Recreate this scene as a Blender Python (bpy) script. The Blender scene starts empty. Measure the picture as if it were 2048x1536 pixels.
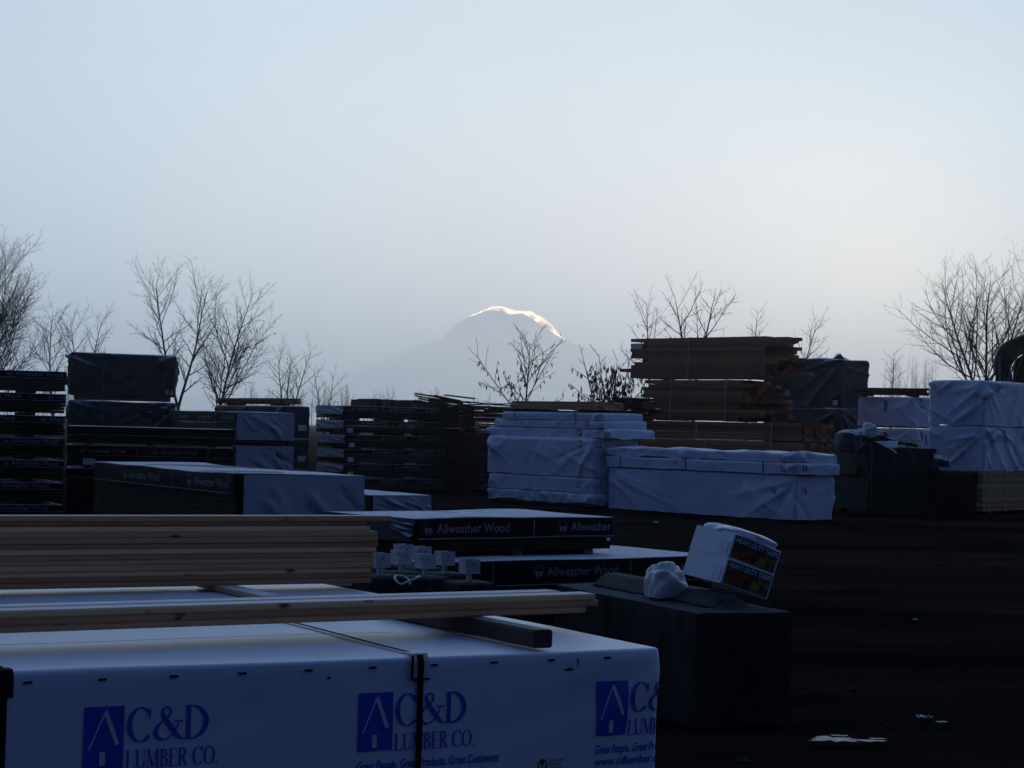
import bpy, math, random
import numpy as np
from mathutils import Vector, Matrix

R = math.radians
sc = bpy.context.scene
C = sc.collection

# ---------------------------------------------------------------- camera
FPX, EYE = 3950.0, 1.5                       # focal length in photo pixels (2048 wide), eye height
PITCH, ROLL = math.atan(89 / FPX), R(1.5)
CAM_R = Matrix.Rotation(R(90) + PITCH, 3, 'X') @ Matrix.Rotation(ROLL, 3, 'Z')
cam = bpy.data.cameras.new('camera')
cam.sensor_width = 36.0
cam.lens = FPX / 2048 * 36.0
cam.clip_start, cam.clip_end = 0.1, 200000.0
cam_o = bpy.data.objects.new('camera', cam)
cam_o.matrix_world = Matrix.Translation((0, 0, EYE)) @ CAM_R.to_4x4()
C.objects.link(cam_o)
sc.camera = cam_o


def ray(px, py):
    return CAM_R @ Vector(((px - 1024) / FPX, -(py - 768) / FPX, -1.0))


def PD(px, py, d):                            # point on the pixel's ray at distance d ahead
    r = ray(px, py)
    t = d / r.y
    return Vector((r.x * t, d, EYE + r.z * t))


def PZ(px, py, z):                            # point on the pixel's ray at height z
    r = ray(px, py)
    t = (z - EYE) / r.z
    return Vector((r.x * t, r.y * t, z))


# ---------------------------------------------------------------- sky, sun, exposure
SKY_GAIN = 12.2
SUN_DIR = ray(1120, 742).normalized()         # behind the mountain's shoulder
world = bpy.data.worlds.new('World')
sc.world = world
world.use_nodes = True
nt = world.node_tree
N = nt.nodes.new
sky = N('ShaderNodeTexSky')
sky.sky_type = 'NISHITA'
sky.sun_disc = False
sky.sun_elevation = math.asin(SUN_DIR.z)
sky.sun_rotation = math.atan2(SUN_DIR.x, SUN_DIR.y)
sky.air_density, sky.dust_density, sky.ozone_density = 1.0, 3.0, 1.0
bw = N('ShaderNodeRGBToBW')
nt.links.new(sky.outputs[0], bw.inputs[0])


def wmath(op, a, b=None, c=None):
    n = N('ShaderNodeMath')
    n.operation = op
    for i, v in enumerate((a, b, c)):
        if v is None:
            continue
        if isinstance(v, (int, float)):
            n.inputs[i].default_value = v
        else:
            nt.links.new(v, n.inputs[i])
    return n.outputs[0]


# thin dawn overcast: the clear dawn sky seen through a veil that evens it out, fading smoothly away from the sunrise
lum = wmath('POWER', bw.outputs[0], 0.5)
veil = wmath('DIVIDE', lum, wmath('ADD', lum, 0.7))            # 0..1, soft shoulder
tc = N('ShaderNodeTexCoord')


def toward(d):
    n = N('ShaderNodeVectorMath')
    n.operation = 'DOT_PRODUCT'
    nt.links.new(tc.outputs['Generated'], n.inputs[0])
    n.inputs[1].default_value = d
    return n.outputs['Value']


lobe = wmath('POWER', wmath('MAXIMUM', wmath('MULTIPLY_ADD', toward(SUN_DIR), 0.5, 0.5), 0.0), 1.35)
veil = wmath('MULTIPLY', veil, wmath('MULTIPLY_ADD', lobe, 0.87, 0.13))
glow = wmath('POWER', wmath('MAXIMUM', toward(ray(1800, 715).normalized()), 0.0), 170.0)
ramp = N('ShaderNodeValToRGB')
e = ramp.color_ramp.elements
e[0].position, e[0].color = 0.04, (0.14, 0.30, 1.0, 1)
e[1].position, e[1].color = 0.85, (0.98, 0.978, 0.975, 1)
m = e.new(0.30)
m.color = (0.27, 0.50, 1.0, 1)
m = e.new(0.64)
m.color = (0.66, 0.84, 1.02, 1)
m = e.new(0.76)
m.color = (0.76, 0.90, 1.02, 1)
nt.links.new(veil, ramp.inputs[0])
cl = N('ShaderNodeTexNoise')
cl.inputs['Scale'].default_value = 2.2
cl.inputs['Detail'].default_value = 3.0
nt.links.new(tc.outputs['Generated'], cl.inputs['Vector'])
cl2 = N('ShaderNodeTexNoise')
cl2.inputs['Scale'].default_value = 5.0
cl2.inputs['Detail'].default_value = 5.0
mp = N('ShaderNodeMapping')
mp.inputs['Scale'].default_value = (1.0, 1.0, 2.6)
nt.links.new(tc.outputs['Generated'], mp.inputs['Vector'])
nt.links.new(mp.outputs[0], cl2.inputs['Vector'])
cloudy = wmath('ADD', wmath('MULTIPLY_ADD', cl.outputs['Fac'], 0.18, 0.87), wmath('MULTIPLY', cl2.outputs['Fac'], 0.10))
tint = N('ShaderNodeMix')
tint.data_type = 'RGBA'
nt.links.new(wmath('MULTIPLY', glow, 0.95), tint.inputs['Factor'])
nt.links.new(ramp.outputs[0], tint.inputs['A'])
tint.inputs['B'].default_value = (1.0, 0.91, 0.80, 1)
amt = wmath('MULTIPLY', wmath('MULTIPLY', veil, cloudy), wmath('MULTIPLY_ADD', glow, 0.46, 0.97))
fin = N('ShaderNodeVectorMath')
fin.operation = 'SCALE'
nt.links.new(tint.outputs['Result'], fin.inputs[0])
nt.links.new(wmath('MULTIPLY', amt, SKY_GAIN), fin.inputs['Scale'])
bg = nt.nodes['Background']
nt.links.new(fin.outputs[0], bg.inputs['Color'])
bg.inputs['Strength'].default_value = 0.1

sun = bpy.data.lights.new('sun', 'SUN')
sun.energy, sun.angle, sun.color = 5.0, R(0.5), (1.0, 0.70, 0.40)
sun_o = bpy.data.objects.new('sun', sun)
sun_o.rotation_euler = SUN_DIR.to_track_quat('Z', 'Y').to_euler()
sun_o.location = SUN_DIR * 50
C.objects.link(sun_o)

vs = sc.view_settings
vs.view_transform, vs.look, vs.exposure, vs.gamma = 'Standard', 'None', 0.0, 1.0
vs.use_curve_mapping = False
sc.cycles.max_bounces = 8
sc.cycles.volume_bounces = 4
sc.cycles.use_denoising = True


# ---------------------------------------------------------------- materials
class NT:
    def __init__(s, name):
        s.m = bpy.data.materials.new(name)
        s.m.use_nodes = True
        s.t = s.m.node_tree
        s.bsdf = s.t.nodes['Principled BSDF']
        s.out = s.t.nodes['Material Output']

    def n(s, kind, **kw):
        x = s.t.nodes.new('ShaderNode' + kind)
        for k, v in kw.items():
            setattr(x, k, v)
        return x

    def l(s, a, b):
        s.t.links.new(a, b)

    def put(s, v, sock):
        if isinstance(v, (int, float)):
            sock.default_value = v
        elif isinstance(v, tuple):
            sock.default_value = (*v, 1) if len(v) == 3 and sock.type == 'RGBA' else v
        else:
            s.l(v, sock)

    def math(s, op, a, b=None, c=None, clamp=False):
        x = s.n('Math', operation=op, use_clamp=clamp)
        for i, v in enumerate((a, b, c)):
            if v is not None:
                s.put(v, x.inputs[i])
        return x.outputs[0]

    def mix(s, f, a, b):
        x = s.n('Mix', data_type='RGBA')
        s.put(f, x.inputs['Factor'])
        s.put(a, x.inputs['A'])
        s.put(b, x.inputs['B'])
        return x.outputs['Result']

    def coord(s, scale=(1, 1, 1), rnd=True, which='Object'):
        tcn = s.n('TexCoord')
        mp = s.n('Mapping')
        mp.inputs['Scale'].default_value = scale
        s.l(tcn.outputs[which], mp.inputs['Vector'])
        if rnd:
            oi = s.n('ObjectInfo')
            cb = s.n('CombineXYZ')
            for i, k in enumerate((37.0, 91.0, 53.0)):
                s.l(s.math('MULTIPLY', oi.outputs['Random'], k), cb.inputs[i])
            s.l(cb.outputs[0], mp.inputs['Location'])
        return mp.outputs[0]

    def noise(s, vec, scale, detail=4.0, rough=0.6):
        x = s.n('TexNoise')
        x.inputs['Scale'].default_value = scale
        x.inputs['Detail'].default_value = detail
        x.inputs['Roughness'].default_value = rough
        s.l(vec, x.inputs['Vector'])
        return x.outputs['Fac']

    def rng(s, v, a, b, c=0.0, d=1.0):
        x = s.n('MapRange')
        s.put(v, x.inputs['Value'])
        for k, q in zip(('From Min', 'From Max', 'To Min', 'To Max'), (a, b, c, d)):
            x.inputs[k].default_value = q
        return x.outputs['Result']

    def frost(s, base, vec, amount, col=(0.78, 0.83, 0.92), lo=0.45, hi=0.9):
        """rime lying on whatever faces up"""
        g = s.n('NewGeometry')
        sp = s.n('SeparateXYZ')
        s.l(g.outputs['Normal'], sp.inputs[0])
        up = s.rng(sp.outputs['Z'], lo, hi)
        ns = s.noise(vec, 9.0, 5.0, 0.7)
        f = s.math('MULTIPLY', s.math('MULTIPLY', up, s.rng(ns, 0.30, 0.62, 0.6, 1.0)), amount)
        return s.mix(f, base, col)

    def bump(s, h, strength, dist):
        b = s.n('Bump')
        b.inputs['Strength'].default_value = strength
        b.inputs['Distance'].default_value = dist
        s.l(h, b.inputs['Height'])
        s.l(b.outputs[0], s.bsdf.inputs['Normal'])

    def done(s, col, rough=0.6, spec=0.4, metal=0.0):
        s.put(col, s.bsdf.inputs['Base Color'])
        s.put(rough, s.bsdf.inputs['Roughness'])
        s.bsdf.inputs['Specular IOR Level'].default_value = spec
        s.bsdf.inputs['Metallic'].default_value = metal
        return s.m


def wrap_mat(name, col, rough=0.5, frost=0.0, dirt=0.25, wr=0.006, spec=0.3):
    s = NT(name)
    v = s.coord()
    big = s.noise(v, 1.3, 4.0)
    c = s.mix(s.rng(big, 0.42, 0.75, 0.0, dirt), col, tuple(k * 0.45 for k in col))
    streak = s.noise(s.coord((9, 9, 0.7)), 1.0, 5.0, 0.7)
    c = s.mix(s.rng(streak, 0.58, 0.8, 0.0, dirt), c, (col[0] * .42, col[1] * .40, col[2] * .36))
    if frost:
        c = s.frost(c, v, frost)
    wv = s.noise(s.coord((1, 1, 1.6)), 7.0, 3.0, 0.55)
    s.bump(wv, 0.5, wr)
    return s.done(c, rough, spec)


def wood_mat(name, a, b, frost=0.0, knots=True, rough=0.75):
    s = NT(name)
    v = s.coord()
    oi = s.n('ObjectInfo')
    gr = s.noise(s.coord((1.3, 26, 34)), 1.0, 5.0, 0.65)
    c = s.mix(s.rng(gr, 0.3, 0.72), a, b)
    c2 = s.mix(s.math('MULTIPLY', oi.outputs['Random'], 0.75), c, tuple(k * 0.5 for k in b))
    blot = s.noise(s.coord((1.6, 5, 7)), 1.0, 3.0)
    c2 = s.mix(s.rng(blot, 0.5, 0.8, 0.0, 0.5), c2, tuple(k * 0.6 for k in a))
    r2 = s.math('FRACT', s.math('MULTIPLY', oi.outputs['Random'], 17.31))
    c2 = s.mix(s.rng(r2, 0.55, 0.9, 0.0, 0.55), c2, tuple(min(0.9, k * 1.25 + 0.06) for k in a))
    if knots:
        vo = s.n('TexVoronoi')
        vo.inputs['Scale'].default_value = 1.0
        s.l(s.coord((7.5, 12, 17)), vo.inputs['Vector'])
        pick = s.n('SeparateColor')
        s.l(vo.outputs['Color'], pick.inputs[0])
        kn = s.math('MULTIPLY', s.rng(vo.outputs['Distance'], 0.09, 0.21, 1.0, 0.0), s.rng(pick.outputs[0], 0.62, 0.66))
        c2 = s.mix(s.math('MULTIPLY', kn, 0.85), c2, (0.03, 0.014, 0.008))
    if frost:
        c2 = s.frost(c2, v, frost, lo=0.8, hi=0.97)
    s.bump(gr, 0.35, 0.002)
    return s.done(c2, rough, 0.12)


def plain_mat(name, col, rough=0.6, spec=0.4, metal=0.0, var=0.3, scale=6.0, frost=0.0):
    s = NT(name)
    v = s.coord()
    c = s.mix(s.rng(s.noise(v, scale, 5.0, 0.7), 0.35, 0.75, 0.0, var), col, tuple(k * 0.4 for k in col))
    if frost:
        c = s.frost(c, v, frost)
    return s.done(c, rough, spec, metal)


M = {}
M['white'] = wrap_mat('white_wrap', (0.64, 0.67, 0.76), 0.45, 0.85, 0.14, 0.004)
M['white2'] = wrap_mat('white_woven_wrap', (0.70, 0.72, 0.82), 0.55, 0.9, 0.24, 0.012)
M['grey'] = wrap_mat('grey_end_wrap', (0.44, 0.46, 0.52), 0.5, 0.85, 0.22, 0.008)
M['dark'] = wrap_mat('charcoal_wrap', (0.055, 0.06, 0.07), 0.5, 0.8, 0.3, 0.012, 0.2)
M['black'] = wrap_mat('black_wrap', (0.006, 0.006, 0.0075), 0.65, 0.95, 0.2, 0.006, 0.08)
M['tarpdark'] = wrap_mat('dark_tarp', (0.03, 0.032, 0.036), 0.6, 0.6, 0.3, 0.01, 0.15)
M['treated'] = wood_mat('treated_wood', (0.026, 0.022, 0.011), (0.012, 0.010, 0.005), 0.35, False)
M['cedar'] = wood_mat('cedar_board', (0.48, 0.20, 0.10), (0.30, 0.105, 0.055), 0.55)
M['deck'] = wood_mat('decking_board', (0.80, 0.46, 0.23), (0.62, 0.27, 0.12), 0.9)
M['fir'] = wood_mat('fir_board', (0.62, 0.38, 0.17), (0.45, 0.24, 0.10), 0.5)
M['old'] = wood_mat('weathered_board', (0.12, 0.075, 0.052), (0.055, 0.032, 0.024), 0.6)
M['skid'] = wood_mat('dark_skid', (0.06, 0.038, 0.028), (0.028, 0.018, 0.014), 0.25)
M['print'] = plain_mat('pale_print', (0.26, 0.28, 0.32), 0.6, 0.15, var=0.75, scale=14)
M['darkprint'] = plain_mat('dark_print', (0.02, 0.02, 0.022), 0.5, 0.3)
M['blue'] = plain_mat('blue_print', (0.03, 0.085, 0.55), 0.45, 0.35, var=0.25)
M['whiteprint'] = plain_mat('white_print', (0.62, 0.64, 0.68), 0.45, 0.35, var=0.15)
M['red'] = plain_mat('red_marker', (0.42, 0.012, 0.02), 0.6, 0.3, var=0.5, scale=18)
M['strap'] = plain_mat('black_strap', (0.008, 0.008, 0.010), 0.8, 0.1)
M['strapg'] = plain_mat('green_strap', (0.05, 0.11, 0.09), 0.4, 0.5)
M['strapw'] = plain_mat('pale_strap', (0.42, 0.44, 0.46), 0.45, 0.4)
M['tag'] = plain_mat('paper_tag', (0.72, 0.73, 0.75), 0.7, 0.2, var=0.3, scale=30)
M['galv'] = plain_mat('galvanised_steel', (0.52, 0.55, 0.60), 0.42, 0.5, 0.55, var=0.35, scale=25, frost=0.3)
M['carton'] = plain_mat('white_carton', (0.74, 0.76, 0.82), 0.55, 0.35, var=0.1)
M['plastic'] = wrap_mat('plastic_sheet', (0.60, 0.62, 0.66), 0.3, 0.7, 0.3, 0.01)
M['dump'] = plain_mat('green_dumpster_paint', (0.018, 0.042, 0.040), 0.6, 0.15, var=0.6, scale=3, frost=0.2)
M['blackmetal'] = plain_mat('black_painted_metal', (0.010, 0.0105, 0.012), 0.6, 0.15, frost=0.15)
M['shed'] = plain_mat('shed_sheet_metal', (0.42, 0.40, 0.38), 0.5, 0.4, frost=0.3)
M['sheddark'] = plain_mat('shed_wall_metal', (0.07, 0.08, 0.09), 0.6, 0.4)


def bark_mat():
    s = NT('bark')
    v = s.coord((1, 1, 1))
    c = s.mix(s.rng(s.noise(v, 5.0, 4.0), 0.35, 0.7), (0.10, 0.085, 0.075), (0.20, 0.185, 0.17))
    return s.done(s.frost(c, v, 0.25), 0.85, 0.2)


def concrete_mat():
    s = NT('mossy_concrete')
    v = s.coord()
    c = s.mix(s.rng(s.noise(v, 3.0, 6.0, 0.7), 0.35, 0.7), (0.045, 0.044, 0.043), (0.022, 0.022, 0.021))
    moss = s.noise(s.coord((5, 5, 1.1)), 1.0, 5.0, 0.7)
    c = s.mix(s.rng(moss, 0.52, 0.66, 0.0, 0.85), c, (0.012, 0.022, 0.008))
    h = s.noise(v, 22.0, 6.0, 0.75)
    s.bump(h, 0.8, 0.012)
    return s.done(s.frost(c, v, 0.10), 0.95, 0.08)


def ground_mat():
    s = NT('yard_dirt')
    v = s.coord(rnd=False)
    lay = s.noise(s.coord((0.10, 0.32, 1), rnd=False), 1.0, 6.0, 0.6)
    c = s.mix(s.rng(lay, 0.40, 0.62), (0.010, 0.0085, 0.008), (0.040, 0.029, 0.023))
    trk = s.noise(s.coord((0.22, 1.5, 1), rnd=False), 1.0, 5.0, 0.7)
    c = s.mix(s.rng(trk, 0.46, 0.66, 0.0, 0.65), c, (0.008, 0.007, 0.007))
    moss = s.noise(s.coord((0.35, 0.5, 1), rnd=False), 1.0, 6.0, 0.65)
    c = s.mix(s.rng(moss, 0.56, 0.68, 0.0, 0.8), c, (0.005, 0.009, 0.0035))
    sp = s.noise(v, 28.0, 6.0, 0.8)
    c = s.mix(s.rng(sp, 0.60, 0.72, 0.0, 0.6), c, (0.075, 0.072, 0.07))
    h = s.noise(v, 11.0, 8.0, 0.75)
    s.bump(h, 1.0, 0.03)
    return s.done(c, 1.0, 0.0)


def snow_mat():
    s = NT('mountain_snow')
    v = s.coord((1, 1, 1), rnd=False)
    c = s.mix(s.rng(s.noise(v, 0.0011, 7.0, 0.65), 0.45, 0.62), (0.80, 0.83, 0.88), (0.30, 0.34, 0.40))
    return s.done(c, 0.8, 0.2)


def puddle_mat():
    s = NT('icy_water')
    v = s.coord((1, 1, 1))
    c = s.mix(s.rng(s.noise(v, 26.0, 5.0, 0.75), 0.36, 0.62), (0.03, 0.033, 0.036), (0.42, 0.47, 0.54))
    s.bump(s.noise(v, 40.0, 4.0), 0.5, 0.004)
    return s.done(c, 0.45, 0.35)


def print_mat():
    """the photographic panel on the tarp carton: black with an orange block and a yellow-green scene"""
    s = NT('carton_print')
    v = s.coord((1, 1, 1), rnd=False)
    sp = s.n('SeparateXYZ')
    s.l(v, sp.inputs[0])
    x = sp.outputs['X']
    f = s.rng(x, 0.12, 0.20)
    ns = s.noise(v, 14.0, 4.0)
    left = s.mix(s.rng(ns, 0.4, 0.65), (0.32, 0.075, 0.02), (0.16, 0.03, 0.012))
    right = s.mix(s.rng(ns, 0.42, 0.6), (0.012, 0.014, 0.010), (0.24, 0.17, 0.03))
    return s.done(s.mix(f, left, right), 0.4, 0.45)


M['bark'] = bark_mat()
M['concrete'] = concrete_mat()
M['ground'] = ground_mat()
M['snow'] = snow_mat()
M['puddle'] = puddle_mat()
M['cartonprint'] = print_mat()
M['leaf'] = plain_mat('withered_leaf', (0.055, 0.045, 0.035), 0.8, 0.2)
M['stone'] = plain_mat('yard_stone', (0.06, 0.057, 0.055), 0.9, 0.0, var=0.6, scale=3)


# ---------------------------------------------------------------- mesh helpers
def mesh(name, verts, faces, mat, smooth=False):
    me = bpy.data.meshes.new(name)
    me.from_pydata([tuple(map(float, v)) for v in verts], [], faces)
    if mat is not None:
        me.materials.append(M[mat] if isinstance(mat, str) else mat)
    if smooth:
        me.polygons.foreach_set('use_smooth', [True] * len(me.polygons))
    me.update()
    return me


def link(name, me, parent=None, loc=(0, 0, 0), rot=(0, 0, 0), scale=None):
    o = bpy.data.objects.new(name, me)
    o.location = loc
    o.rotation_euler = rot
    if scale:
        o.scale = scale
    if parent is not None:
        o.parent = parent
    C.objects.link(o)
    return o


def tag(o, label=None, cat=None, group=None, kind=None):
    for k, v in (('label', label), ('category', cat), ('group', group), ('kind', kind)):
        if v:
            o[k] = v
    return o


def thing(name, label, cat, loc=(0, 0, 0), rotz=0.0, group=None, rot=None):
    o = bpy.data.objects.new(name, None)
    o.empty_display_size = 0.2
    o.location = loc
    o.rotation_euler = rot if rot else (0, 0, rotz)
    C.objects.link(o)
    return tag(o, label, cat, group)


class MB:
    def __init__(s):
        s.v, s.f = [], []

    def add(s, v, f):
        k = len(s.v)
        s.v += [tuple(q) for q in v]
        s.f += [tuple(i + k for i in q) for q in f]

    def box(s, x0, x1, y0, y1, z0, z1, c=0.0, mtx=None):
        """box with its long edges chamfered by c"""
        if c <= 0:
            v = [(x, y, z) for z in (z0, z1) for y in (y0, y1) for x in (x0, x1)]
            f = [(0, 2, 3, 1), (4, 5, 7, 6), (0, 1, 5, 4), (2, 6, 7, 3), (0, 4, 6, 2), (1, 3, 7, 5)]
        else:
            ring = [(y0 + c, z0), (y1 - c, z0), (y1, z0 + c), (y1, z1 - c), (y1 - c, z1), (y0 + c, z1), (y0, z1 - c), (y0, z0 + c)]
            v = [(x0, a, b) for a, b in ring] + [(x1, a, b) for a, b in ring]
            f = [tuple(range(7, -1, -1)), tuple(range(8, 16))]
            f += [(i, (i + 1) % 8, 8 + (i + 1) % 8, 8 + i) for i in range(8)]
        if mtx is not None:
            v = [tuple(mtx @ Vector(q)) for q in v]
        s.add(v, f)

    def tube(s, pts, rad, n=5, cap=True):
        pts = [Vector(p) for p in pts]
        k = len(s.v)
        up = Vector((0.123, 0.41, 0.9)).normalized()
        for i, p in enumerate(pts):
            d = (pts[min(i + 1, len(pts) - 1)] - pts[max(i - 1, 0)])
            d = d.normalized() if d.length > 1e-9 else Vector((0, 0, 1))
            a = d.cross(up)
            if a.length < 1e-3:
                a = d.cross(Vector((1, 0, 0)))
            a.normalize()
            b = d.cross(a)
            r = rad[i] if isinstance(rad, (list, tuple)) else rad
            for j in range(n):
                t = 2 * math.pi * j / n
                s.v.append(tuple(p + a * (r * math.cos(t)) + b * (r * math.sin(t))))
        for i in range(len(pts) - 1):
            for j in range(n):
                q = (j + 1) % n
                s.f.append((k + i * n + j, k + i * n + q, k + (i + 1) * n + q, k + (i + 1) * n + j))
        if cap:
            s.f.append(tuple(k + j for j in range(n))[::-1])
            s.f.append(tuple(k + (len(pts) - 1) * n + j for j in range(n)))

    def obj(s, name, mat, parent=None, smooth=False, **kw):
        return link(name, mesh(name, s.v, s.f, mat, smooth), parent, **kw)


def box_obj(name, mat, parent, x0, x1, y0, y1, z0, z1, c=0.0, **kw):
    b = MB()
    b.box(x0, x1, y0, y1, z0, z1, c)
    return b.obj(name, mat, parent, **kw)


def wave(seed, n=7, lo=0.6, hi=3.5):
    """smooth 2-D noise as a sum of sines"""
    rs = np.random.RandomState(seed)
    k = rs.uniform(lo, hi, n)
    a = rs.uniform(0, 2 * np.pi, n)
    p = rs.uniform(0, 2 * np.pi, n)

    def f(x, y):
        return sum(np.sin(2 * np.pi * k[i] * (x * np.cos(a[i]) + y * np.sin(a[i])) / 2 + p[i]) / (0.5 + k[i] / 2) for i in range(n)) / n * 1.5
    return f


class Cover:
    """a wrapping sheet pulled over a box [0,L]x[0,W], hem at z0, top at z1, with tension folds"""

    def __init__(s, L, W, z0, z1, seed, amp=0.012, folds=16, r=0.03, top_amp=0.008, hem=0.012, cell=0.06, crease=0.5, fl=(0.35, 1.1), fw=(0.02, 0.06)):
        s.L, s.W, s.z0, s.z1, s.r, s.cell = L, W, z0, z1, r, cell
        rs = np.random.RandomState(seed)
        H = z1 - z0
        s.folds = []
        for face in range(4):
            fu = L if face % 2 == 0 else W
            base = [0, L, L + W, 2 * L + W][face]
            nf = max(3, int(folds * fu / max(L, W)))
            for _ in range(nf):
                if rs.rand() < crease:            # from a top corner, dropping inwards
                    right = rs.rand() < 0.5
                    u0 = base + (fu - 0.02 if right else 0.02) + rs.uniform(-0.05, 0.05)
                    v0 = z1 - rs.uniform(0, 0.25) * H
                    ang = -rs.uniform(8, 65)
                    ang = 180 - ang if right else ang
                else:
                    u0 = base + rs.uniform(0, fu)
                    v0 = z0 + rs.choice([0.0, 1.0]) * H * rs.uniform(0.7, 1.0)
                    ang = rs.choice([-1, 1]) * rs.uniform(10, 60) + rs.choice([0, 180])
                ln = rs.uniform(*fl) * max(H, 0.35) * 1.4
                s.folds.append((u0, v0, R(ang), ln, rs.uniform(*fw), rs.choice([-0.7, 1.0, 1.0]) * amp * rs.uniform(0.4, 1.3)))
        s.nz = wave(seed + 1, 8, 0.5, 3.0)
        s.tz = wave(seed + 2, 8, 0.4, 2.6)
        s.hz = wave(seed + 3, 6, 1.0, 6.0)
        s.cz = wave(seed + 7, 9, 2.5, 7.0)
        s.amp, s.top_amp, s.hem = amp, top_amp, hem

    def disp(s, u, v):
        u, v = np.asarray(u, float), np.asarray(v, float)
        d = s.nz(u, v * 1.3) * s.amp * 0.5 + s.amp * 0.22 * (0.5 - 1.6 * np.abs(s.cz(u, v)))
        for u0, v0, a, ln, w, am in s.folds:
            t = (u - u0) * math.cos(a) + (v - v0) * math.sin(a)
            q = -(u - u0) * math.sin(a) + (v - v0) * math.cos(a)
            env = np.clip(t / (0.15 * ln), 0, 1) * np.clip((ln - t) / (0.7 * ln), 0, 1)
            d = d + am * env * np.exp(-np.abs(q / w) ** 1.15)
        return d

    def pos(s, u, v, out=0.0):
        """front face for u in [0,L], right end for u in [L,L+W], left end for u<0"""
        d = float(s.disp(u if u >= 0 else 2 * s.L + 2 * s.W + u, v)) + out
        if u < 0:
            return (-d, -u, v)
        return (u, -d, v) if u <= s.L else (s.L + d, u - s.L, v)

    def posv(s, u, v, out):
        d = s.disp(u, v) + out
        f = u <= s.L
        return np.stack([np.where(f, u, s.L + d), np.where(f, -d, u - s.L), v], 1).tolist()

    def obj(s, name, mat, parent):
        L, W, r = s.L, s.W, s.r
        per = []                                  # x, y, nx, ny, u
        for x in np.linspace(r, L - r, max(4, int(L / s.cell))):
            per.append((x, 0, 0, -1, x))
        for t in (25, 65):
            per.append((L - r + r * math.sin(R(t)), r - r * math.cos(R(t)), math.sin(R(t)), -math.cos(R(t)), L))
        for y in np.linspace(r, W - r, max(4, int(W / s.cell))):
            per.append((L, y, 1, 0, L + y))
        for t in (25, 65):
            per.append((L - r + r * math.cos(R(t)), W - r + r * math.sin(R(t)), math.cos(R(t)), math.sin(R(t)), L + W))
        for x in np.linspace(L - r, r, max(4, int(L / s.cell))):
            per.append((x, W, 0, 1, L + W + (L - x)))
        for t in (25, 65):
            per.append((r - r * math.sin(R(t)), W - r + r * math.cos(R(t)), -math.sin(R(t)), math.cos(R(t)), 2 * L + W))
        for y in np.linspace(W - r, r, max(4, int(W / s.cell))):
            per.append((0, y, -1, 0, 2 * L + W + (W - y)))
        for t in (25, 65):
            per.append((r - r * math.cos(R(t)), r - r * math.sin(R(t)), -math.cos(R(t)), -math.sin(R(t)), 0.0))
        P = np.array(per)
        n = len(P)
        H = s.z1 - s.z0
        rings = []
        zs = np.linspace(s.z0, s.z1 - r, max(3, int(H / s.cell) + 1))
        for i, z in enumerate(zs):
            zz = np.full(n, z)
            if s.hem and i < 3:
                zz = zz + s.hem * s.hz(P[:, 4], P[:, 4] * 0) * (1 - i / 3)
            d = s.disp(P[:, 4], zz)
            rings.append(np.stack([P[:, 0] + P[:, 2] * d, P[:, 1] + P[:, 3] * d, zz], 1))
        dt = s.disp(P[:, 4], np.full(n, s.z1))
        for t in (35, 65, 90):
            ins = r * (1 - math.cos(R(t)))
            rings.append(np.stack([P[:, 0] + P[:, 2] * (dt * 0.6 - ins), P[:, 1] + P[:, 3] * (dt * 0.6 - ins),
                                   s.z1 - r + r * math.sin(R(t)) + s.top_amp * s.tz(P[:, 0], P[:, 1]) * t / 90], 1))
        hw = min(L, W) / 2
        steps = max(3, int(hw / (s.cell * 1.3)))
        for k in range(1, steps + 1):
            ins = r + (hw - r - 0.004) * k / steps
            x = np.clip(P[:, 0], ins, L - ins)
            y = np.clip(P[:, 1], ins, W - ins)
            rings.append(np.stack([x, y, s.z1 + s.top_amp * s.tz(x, y)], 1))
        V = np.concatenate(rings)
        F = []
        for i in range(len(rings) - 1):
            for j in range(n):
                q = (j + 1) % n
                F.append((i * n + j, i * n + q, (i + 1) * n + q, (i + 1) * n + j))
        return link(name, mesh(name, V.tolist(), F, mat, True), parent)


def sheet(name, mat, parent, p0, du, dv, nu, nv, fn, thick=0.004):
    """a hanging sheet: grid p0 + du*s + dv*t, moved along its normal by fn(s,t)"""
    p0, du, dv = Vector(p0), Vector(du), Vector(dv)
    nrm = du.cross(dv).normalized()
    V, F = [], []
    for k in (0, 1):
        for j in range(nv + 1):
            for i in range(nu + 1):
                a, b = i / nu, j / nv
                V.append(tuple(p0 + du * a + dv * b + nrm * (fn(a, b) - k * thick)))
    n = (nu + 1) * (nv + 1)
    for j in range(nv):
        for i in range(nu):
            q = (j * (nu + 1) + i, j * (nu + 1) + i + 1, (j + 1) * (nu + 1) + i + 1, (j + 1) * (nu + 1) + i)
            F.append(q)
            F.append(tuple(n + x for x in q[::-1]))
    return link(name, mesh(name, V, F, mat, True), parent)


# ---------------------------------------------------------------- lettering
_tc = {}


def text2d(s, shear=0.0, bold=0.0):
    """flat outline of a word in the built-in sans; cap height 1"""
    key = (s, shear, bold)
    if key not in _tc:
        cu = bpy.data.curves.new('word', 'FONT')
        cu.body, cu.shear, cu.offset = s, shear, bold
        cu.resolution_u = 4
        o = bpy.data.objects.new('word', cu)
        C.objects.link(o)
        me = o.to_mesh()
        v = np.array([tuple(q.co)[:2] for q in me.vertices])
        f = [tuple(p.vertices) for p in me.polygons]
        o.to_mesh_clear()
        bpy.data.objects.remove(o)
        bpy.data.curves.remove(cu)
        v[:, 0] -= v[:, 0].min()
        _tc[key] = (v / 0.69, f)
    return _tc[key]


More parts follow.
